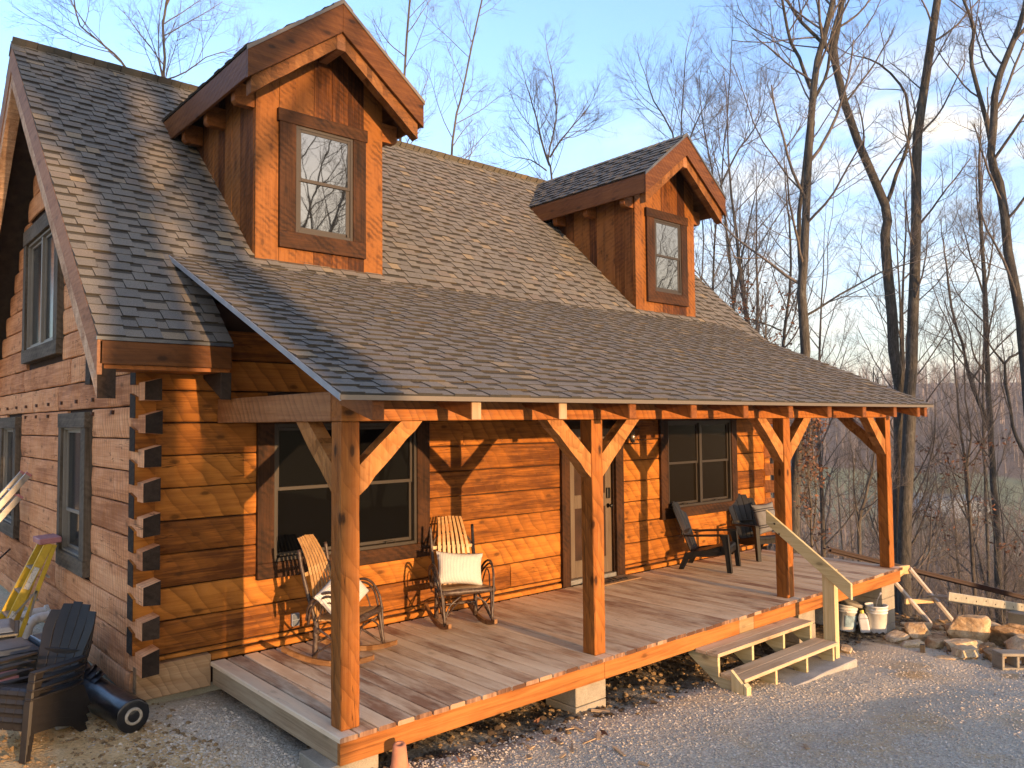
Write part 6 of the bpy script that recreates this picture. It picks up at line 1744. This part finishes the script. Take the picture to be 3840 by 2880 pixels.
    # trees behind the house keep their crowns low enough to stay slim
# understory saplings with some rust leaves
for i in range(9):
    u = rs.uniform(3380, 3830); dpt = rs.uniform(15, 24)
    w = CAM + (FW + RT * ((u - 1920) / FPX)) * dpt
    if w.x < 11.6: continue
    t = make_tree('knee high twiggy sapling with rust leaves at the lip of the slope', (w.x, w.y, ground_z(w.x, w.y)), rs.uniform(1.2, 2.4), .015, 500 + i, mx=2, dens=.8, first=.1, group='saplings at the lip of the slope', ratio=(.3, .5), name='sapling')
    cr_ = t.children[1].data
    vs = [cr_.vertices[k].co for k in range(0, len(cr_.vertices), 11)]
    rg = random.Random(i); lq = leaf_quads(rg.sample(vs, min(45, len(vs))), 60 + i, .045, 1, .03)
    me_o = lq.build('leaf_cluster', M['leaf'], None, recalc=False); me_o.parent = t
# trees behind the photographer: they dapple the sun and stand in the dormer glass
behind = [(-1.86, -24.0, 19, .36, 21, 'thick bare tree behind the photographer aligned with the left house corner'),
          (-2.38, -22.5, 19, .36, 31, 'thick bare tree a step left of the one aligned with the house corner'),
          (-1.62, -25.5, 19, .33, 32, 'thick bare tree just right of the one aligned with the house corner'),
          (11.0, -15, 18, .27, 33, 'near bare tree whose trunk crosses the nearer dormer window reflection'),
          (27.3, -12, 18, .24, 34, 'near bare tree whose trunk crosses the farther dormer window reflection'),
          (15.5, -24, 18, .24, 23, 'stout bare tree mirrored in the nearer dormer window'),
          (20.0, -27, 19, .20, 24, 'second bare tree mirrored in the nearer dormer window'),
          (31, -17, 17, .22, 25, 'stout bare tree mirrored in the farther dormer window'),
          (38, -22, 19, .20, 26, 'bare tree far behind on the right mirrored in the farther dormer window'),
          (25, -31, 20, .24, 27, 'bare tree between those mirrored in the two dormer windows'),
          (-6.5, -34, 19, .22, 29, 'bare tree far behind the photographer on the left')]
for (x, y, h, r, sd, lb) in behind:
    make_tree(lb, (x, y, ground_z(x, y)), h, r, sd, bark='bark', mx=4, dens=1.15, first=.28, ratio=(.26, .42))

rs = random.Random(55); fp = []  # unseen tree rows added to thin the low sun
for i in range(14):
    x = -9.8 + i * 1.3 + rs.uniform(-.3, .3) if i < 5 else 14 + (i - 5) * 3.6; y = (-41, -48, -55)[i % 3] + rs.uniform(-3, 3)
    FL = 'bare crowned tree in the rows far behind the photographer that filter the low sun'
    if len(fp) < 3: fp.append(make_tree(FL, (x, y, ground_z(x, y)), 19 - len(fp), .12, 71 + len(fp), mx=4, dens=1.45, first=.40, group='trees far behind the photographer', ratio=(.18, .30)))
    else:
        o = dup(fp[i % len(fp)], (x, y, ground_z(x, y)), rs.uniform(0, 6.28), FL); sc = rs.uniform(.92, 1.12); o.scale = (sc, sc, sc)
# evergreens on the right below the meadow
for i, (u, v, dpt, h) in enumerate(((3800, 1990, 62, 9.5), (3838, 2010, 56, 9))):
    w = CAM + (FW + RT * ((u - 1920) / FPX)) * dpt
    bz_ = ground_z(w.x, w.y)
    t = thing('pine_tree', ('dark green conifer among the bare trees below the meadow at the right edge', 'second dark green conifer cut by the right edge of the photo')[i], 'conifer', (w.x, w.y, bz_))
    q = TB(); q.tube([Vector((0, 0, -.3)), Vector((0, 0, h * .5)), Vector((0, 0, h))], [.16, .09, .02], 7); q.build('trunk', M['bark'], t)
    rg = random.Random(900 + i); mb = MB()
    for k in range(2600):
        z = h * (.06 + .94 * rg.random() ** 1.25); rr = (h - z) * .26 * (rg.random() ** .5); a = rg.uniform(0, 6.28)
        c = Vector((math.cos(a) * rr, math.sin(a) * rr, z - rr * .25)); dr = Vector((math.cos(a), math.sin(a), -.15 + rg.gauss(0, .3))).normalized(); s = perp(dr, rg); l = rg.uniform(.12, .34)
        mb.add([c - s * .035, c + dr * l, c + s * .035], [(0, 1, 2)])
    me_o = mb.build('crown', M['evergreen'], None, recalc=False); me_o.parent = t

# far wood: the bare forest on the valley sides, one mass
fwv = []; fwf = []
rf = random.Random(31); cnt = 0
def in_meadow(x, y):
    return ((x - 268) / 70) ** 2 + ((y - 105) / 95) ** 2 < .95
while cnt < 5200:
    u = rf.uniform(-200, 4300)
    q = rf.random()
    dpt = 95 + 560 * q ** 1.15
    w = CAM + (FW + RT * ((u - 1920) / FPX)) * dpt
    x, y = w.x, w.y
    if in_meadow(x, y): continue
    cnt += 1
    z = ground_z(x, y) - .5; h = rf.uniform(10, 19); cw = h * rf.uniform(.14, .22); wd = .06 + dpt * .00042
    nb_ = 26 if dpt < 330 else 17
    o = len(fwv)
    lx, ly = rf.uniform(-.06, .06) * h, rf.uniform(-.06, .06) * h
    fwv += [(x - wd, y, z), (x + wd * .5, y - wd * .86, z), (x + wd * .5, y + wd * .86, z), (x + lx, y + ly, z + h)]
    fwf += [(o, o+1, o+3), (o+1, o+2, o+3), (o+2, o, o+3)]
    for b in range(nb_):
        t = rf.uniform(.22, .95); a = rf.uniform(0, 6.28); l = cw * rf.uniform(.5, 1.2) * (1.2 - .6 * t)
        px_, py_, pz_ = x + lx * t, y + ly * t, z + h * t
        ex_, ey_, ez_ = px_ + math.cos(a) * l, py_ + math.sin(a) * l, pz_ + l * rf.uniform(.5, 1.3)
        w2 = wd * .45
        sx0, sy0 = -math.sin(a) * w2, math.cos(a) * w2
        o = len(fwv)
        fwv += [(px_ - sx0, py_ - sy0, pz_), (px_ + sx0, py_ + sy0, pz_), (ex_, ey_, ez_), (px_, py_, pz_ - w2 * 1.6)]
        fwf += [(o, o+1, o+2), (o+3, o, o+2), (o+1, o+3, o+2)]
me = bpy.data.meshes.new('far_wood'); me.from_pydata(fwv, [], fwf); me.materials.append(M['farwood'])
fo = bpy.data.objects.new('far_wood', me); COL.objects.link(fo); fo['kind'] = 'stuff'

# pond in the meadow
pm = MB()
def ray_ground(u, v):
    r = FW + RT * ((u - 1920) / FPX) - UP * ((v - 1440) / FPX)
    lo = 20.0
    while lo < 700:
        p = CAM + r * lo
        if p.z < ground_z(p.x, p.y): return p
        lo += 1.0
    return CAM + r * 300
pc = ray_ground(3520, 1885)
pond_z = max(ground_z(pc.x + dx, pc.y + dy) for dx in (-8, 0, 8) for dy in (-8, 0, 8)) + .3
ring = []
for k in range(40):
    a = 2 * math.pi * k / 40
    rr = 1 + .22 * math.sin(2 * a + .6) + .12 * math.sin(3 * a)
    ring.append((pc.x + math.cos(a) * 17 * rr * .9, pc.y + math.sin(a) * 17 * rr, pond_z))
pm.v = [(x, y, z - 6) for x, y, z in ring] + ring
pm.f = [tuple(range(40, 80))] + [(k, (k + 1) % 40, (k + 1) % 40 + 40, k + 40) for k in range(40)]; pm.mi = [0] * 41
kind(pm.build('pond', M['water']), 'structure')
print('POND', pc, pond_z, 'meadow pts', ray_ground(3800, 1640), ray_ground(3480, 1790), ray_ground(3700, 1850))

# ------------------------------------------------------------------ loose stones, clods, chips
def scatter(name, mat, n, fn, seed, smin, smax, flat=.7, sub=0):
    rg = random.Random(seed); V_ = []; F_ = []
    base = [Vector(p).normalized() for p in ((1,1,1),(-1,-1,1),(-1,1,-1),(1,-1,-1),(1.1,0,0),(-1.1,0,0),(0,1.1,0),(0,-1.1,0),(0,0,1),(0,0,-1))]
    bm = bmesh.new()
    for p in base: bm.verts.new(p)
    bmesh.ops.convex_hull(bm, input=bm.verts); bm.verts.ensure_lookup_table(); bm.verts.index_update()
    bv = [v.co.copy() for v in bm.verts]; bf = [tuple(v.index for v in f.verts) for f in bm.faces]; bm.free()
    k = 0
    while k < n:
        p = fn(rg)
        if p is None: continue
        k += 1
        x, y = p; s = smin + (smax - smin) * rg.random() ** 2.5
        a = rg.uniform(0, 6.28); c, sn = math.cos(a), math.sin(a); ex = rg.uniform(.7, 1.3); tz = rg.uniform(.5, 1) * flat
        z = ground_z(x, y) + s * .18 * flat
        o = len(V_)
        for v in bv:
            j = rg.uniform(.75, 1.2)
            X, Y, Z = v.x * s * ex * j, v.y * s * j, v.z * s * tz * j
            V_.append((x + X * c - Y * sn, y + X * sn + Y * c, z + Z + X * .2 * sn))
        F_ += [tuple(i + o for i in f) for f in bf]
    me = bpy.data.meshes.new(name); me.from_pydata(V_, [], F_); me.materials.append(mat)
    o = bpy.data.objects.new(name, me); COL.objects.link(o); o['kind'] = 'stuff'; return o
def p_gravel(rg):
    u, v = rg.uniform(900, 3900), rg.uniform(2350, 3000)
    p = ray_z(u, v, -.45)
    if p.y > -.05 and p.x > -.05 and p.x < 9.3: return None
    return (p.x, p.y)
scatter('gravel', M['pebble'], 22000, p_gravel, 1, .004, .015)
def p_left(rg):
    x, y = rg.gauss(-.15, .45), rg.gauss(1.2, .75)
    if x > -.05 or y > 2.3: return None
    return (x, y)
scatter('gravel', M['pebble'], 4200, p_left, 2, .005, .018)
def p_under(rg):
    x, y = rg.uniform(.2, 6.4), rg.uniform(-.35, .75)
    if y < -.05 and rg.random() < .65: return None
    return (x, y)
scatter('soil_clods', M['dirtclod'], 900, p_under, 3, .006, .034, .9)
scatter('dark_soil_clods', M['darksoil'], 900, lambda rg: (rg.uniform(.1, 8.6), rg.uniform(-.2, 1.2)), 4, .008, .045, .8)
scatter('soil_clods', M['dirtclod'], 900, lambda rg: (rg.uniform(8.0, 11.2), rg.uniform(-1.6, 1.5)), 6, .01, .05, .8)
scatter('soil_clods', M['dirtclod'], 900, lambda rg: (rg.uniform(-2.2, -.4), rg.uniform(.6, 2.6)), 7, .006, .03, .8)
rg = random.Random(12)
for i in range(15):
    u, v = rg.uniform(1900, 2420), rg.uniform(2690, 2880)
    if i > 11: u, v = rg.uniform(1650, 3300), rg.uniform(2600, 2860)
    p = ray_z(u, v, -.4); x, y = p.x, p.y; l, w = rg.uniform(.035, .10), rg.uniform(.010, .022)
    q = MB(); q.box(-l, l, -w/1.2, w/1.2, 0, .008); o = q.build('wood_scrap', M['chip'], None); o.location = (x, y, ground_z(x, y) + .012); o.rotation_euler = (rg.uniform(-.2, .2), rg.uniform(-.15, .15), rg.uniform(0, 3))
    tag(o, 'little pale wood offcut lying on the gravel in front of the deck', 'wood scrap', 'wood offcuts on the gravel')
lv = MB(); lvp = []
rg = random.Random(15)
for i in range(9):
    p = (rg.uniform(.4, 2.2), rg.uniform(-.5, .1)) if i < 6 else (rg.uniform(5.5, 8.5), rg.uniform(-2.5, -.8))
    o = leaf_quads([(0, 0, 0)], 70 + i, .05, 2, .012).build('dry_leaf', M['leaf'], None, recalc=False); o.location = (*p, ground_z(*p) + .03)
    tag(o, 'single dry brown leaf on the ground in front of the deck', 'leaf', 'dry leaves on the ground')

# ------------------------------------------------------------------ sun, sky, air
SUN_EL, AZ = R(5.6), math.atan2(.05, 1.0)     # light travels towards +Y and a little +X
sd = bpy.data.lights.new('sun', 'SUN'); sd.energy = 2.0; sd.angle = R(.55); sd.color = (.76, .45, .215)
so = bpy.data.objects.new('sun', sd); COL.objects.link(so)
trav = Vector((math.sin(AZ) * math.cos(SUN_EL), math.cos(AZ) * math.cos(SUN_EL), -math.sin(SUN_EL)))
so.rotation_euler = trav.to_track_quat('-Z', 'Y').to_euler(); so.location = (-5, -40, 20)

w = bpy.data.worlds.new('World'); scene.world = w; w.use_nodes = True
nt = w.node_tree; nt.nodes.clear(); k = N(nt)
out = nt.nodes.new('ShaderNodeOutputWorld'); bg = nt.nodes.new('ShaderNodeBackground'); nt.links.new(bg.outputs[0], out.inputs[0])
sky = nt.nodes.new('ShaderNodeTexSky'); sky.sky_type = 'NISHITA'; sky.sun_disc = False
sky.sun_elevation = SUN_EL; sky.sun_rotation = math.pi + AZ; sky.altitude = 300; sky.air_density = 1.0; sky.dust_density = 1.2; sky.ozone_density = 2.4
co = k.n('ShaderNodeTexCoord').outputs['Generated']
sp = k.n('ShaderNodeSeparateXYZ'); k.l(co, sp.inputs[0])
# clouds: low banks in the east, a faint veil higher up
cn = k.noise(k.map(co, (2.2, 2.2, 7.5), (0, 0, 0), (1.3, .2, .1)), 1.9, 7, .58, .4)
bank = k.math('MULTIPLY', k.ramp(sp.outputs[2], [(.0, 0.0), (.05, .8), (.12, .45), (.24, .6), (.31, 1.0), (.42, 0.0)]), k.ramp(sp.outputs[0], [(.66, 0.0), (.86, 1.0)]))
cl_ = k.math('MULTIPLY', k.ramp(cn, [(.44, 0.0), (.60, .95)]), bank)
veil = k.math('MULTIPLY', k.ramp(k.noise(k.map(co, (1.2, 1.2, 3.5)), 1.3, 5, .6, .3), [(.5, 0.0), (.85, .10)]), k.ramp(sp.outputs[2], [(.05, 0.0), (.3, 1.0)]))
hzn = k.math('MULTIPLY', k.ramp(sp.outputs[2], [(0.0, .85), (.07, .60), (.20, .28), (.42, .04), (.9, .0)]), 1.0)
base_sky = k.mix(hzn, k.mix(1.0, sky.outputs[0], (.90, .845, .93), 'MULTIPLY'), (1.0, .94, .80))
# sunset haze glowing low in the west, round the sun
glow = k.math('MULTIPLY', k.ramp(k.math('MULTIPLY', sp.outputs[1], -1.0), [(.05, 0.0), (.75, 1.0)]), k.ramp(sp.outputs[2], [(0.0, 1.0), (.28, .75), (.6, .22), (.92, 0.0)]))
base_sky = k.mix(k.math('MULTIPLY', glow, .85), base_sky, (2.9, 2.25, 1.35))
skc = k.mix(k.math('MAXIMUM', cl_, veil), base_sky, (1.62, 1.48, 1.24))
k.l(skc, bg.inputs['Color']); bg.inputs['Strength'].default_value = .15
hz = MB(); hz.box(-70, 790, -80, 790, -75, 75)
hm = bpy.data.materials.new('haze_air'); hm.use_nodes = True; hn = hm.node_tree; hn.nodes.clear()
ho = hn.nodes.new('ShaderNodeOutputMaterial'); hv = hn.nodes.new('ShaderNodeVolumePrincipled')
hv.inputs['Color'].default_value = (.90, .885, .87, 1); hv.inputs['Density'].default_value = .00034; hv.inputs['Anisotropy'].default_value = .2
hn.links.new(hv.outputs[0], ho.inputs['Volume'])
hb = hz.build('haze', hm); hb['kind'] = 'stuff'
scene.view_settings.view_transform = 'Standard'; scene.view_settings.look = 'None'; scene.view_settings.gamma = 1.0
scene.view_settings.exposure = 2.60
scene.render.resolution_x = 1024; scene.render.resolution_y = 768
scene.cycles.max_bounces = 6; scene.cycles.diffuse_bounces = 3; scene.cycles.transparent_max_bounces = 4
scene.cycles.use_denoising = True
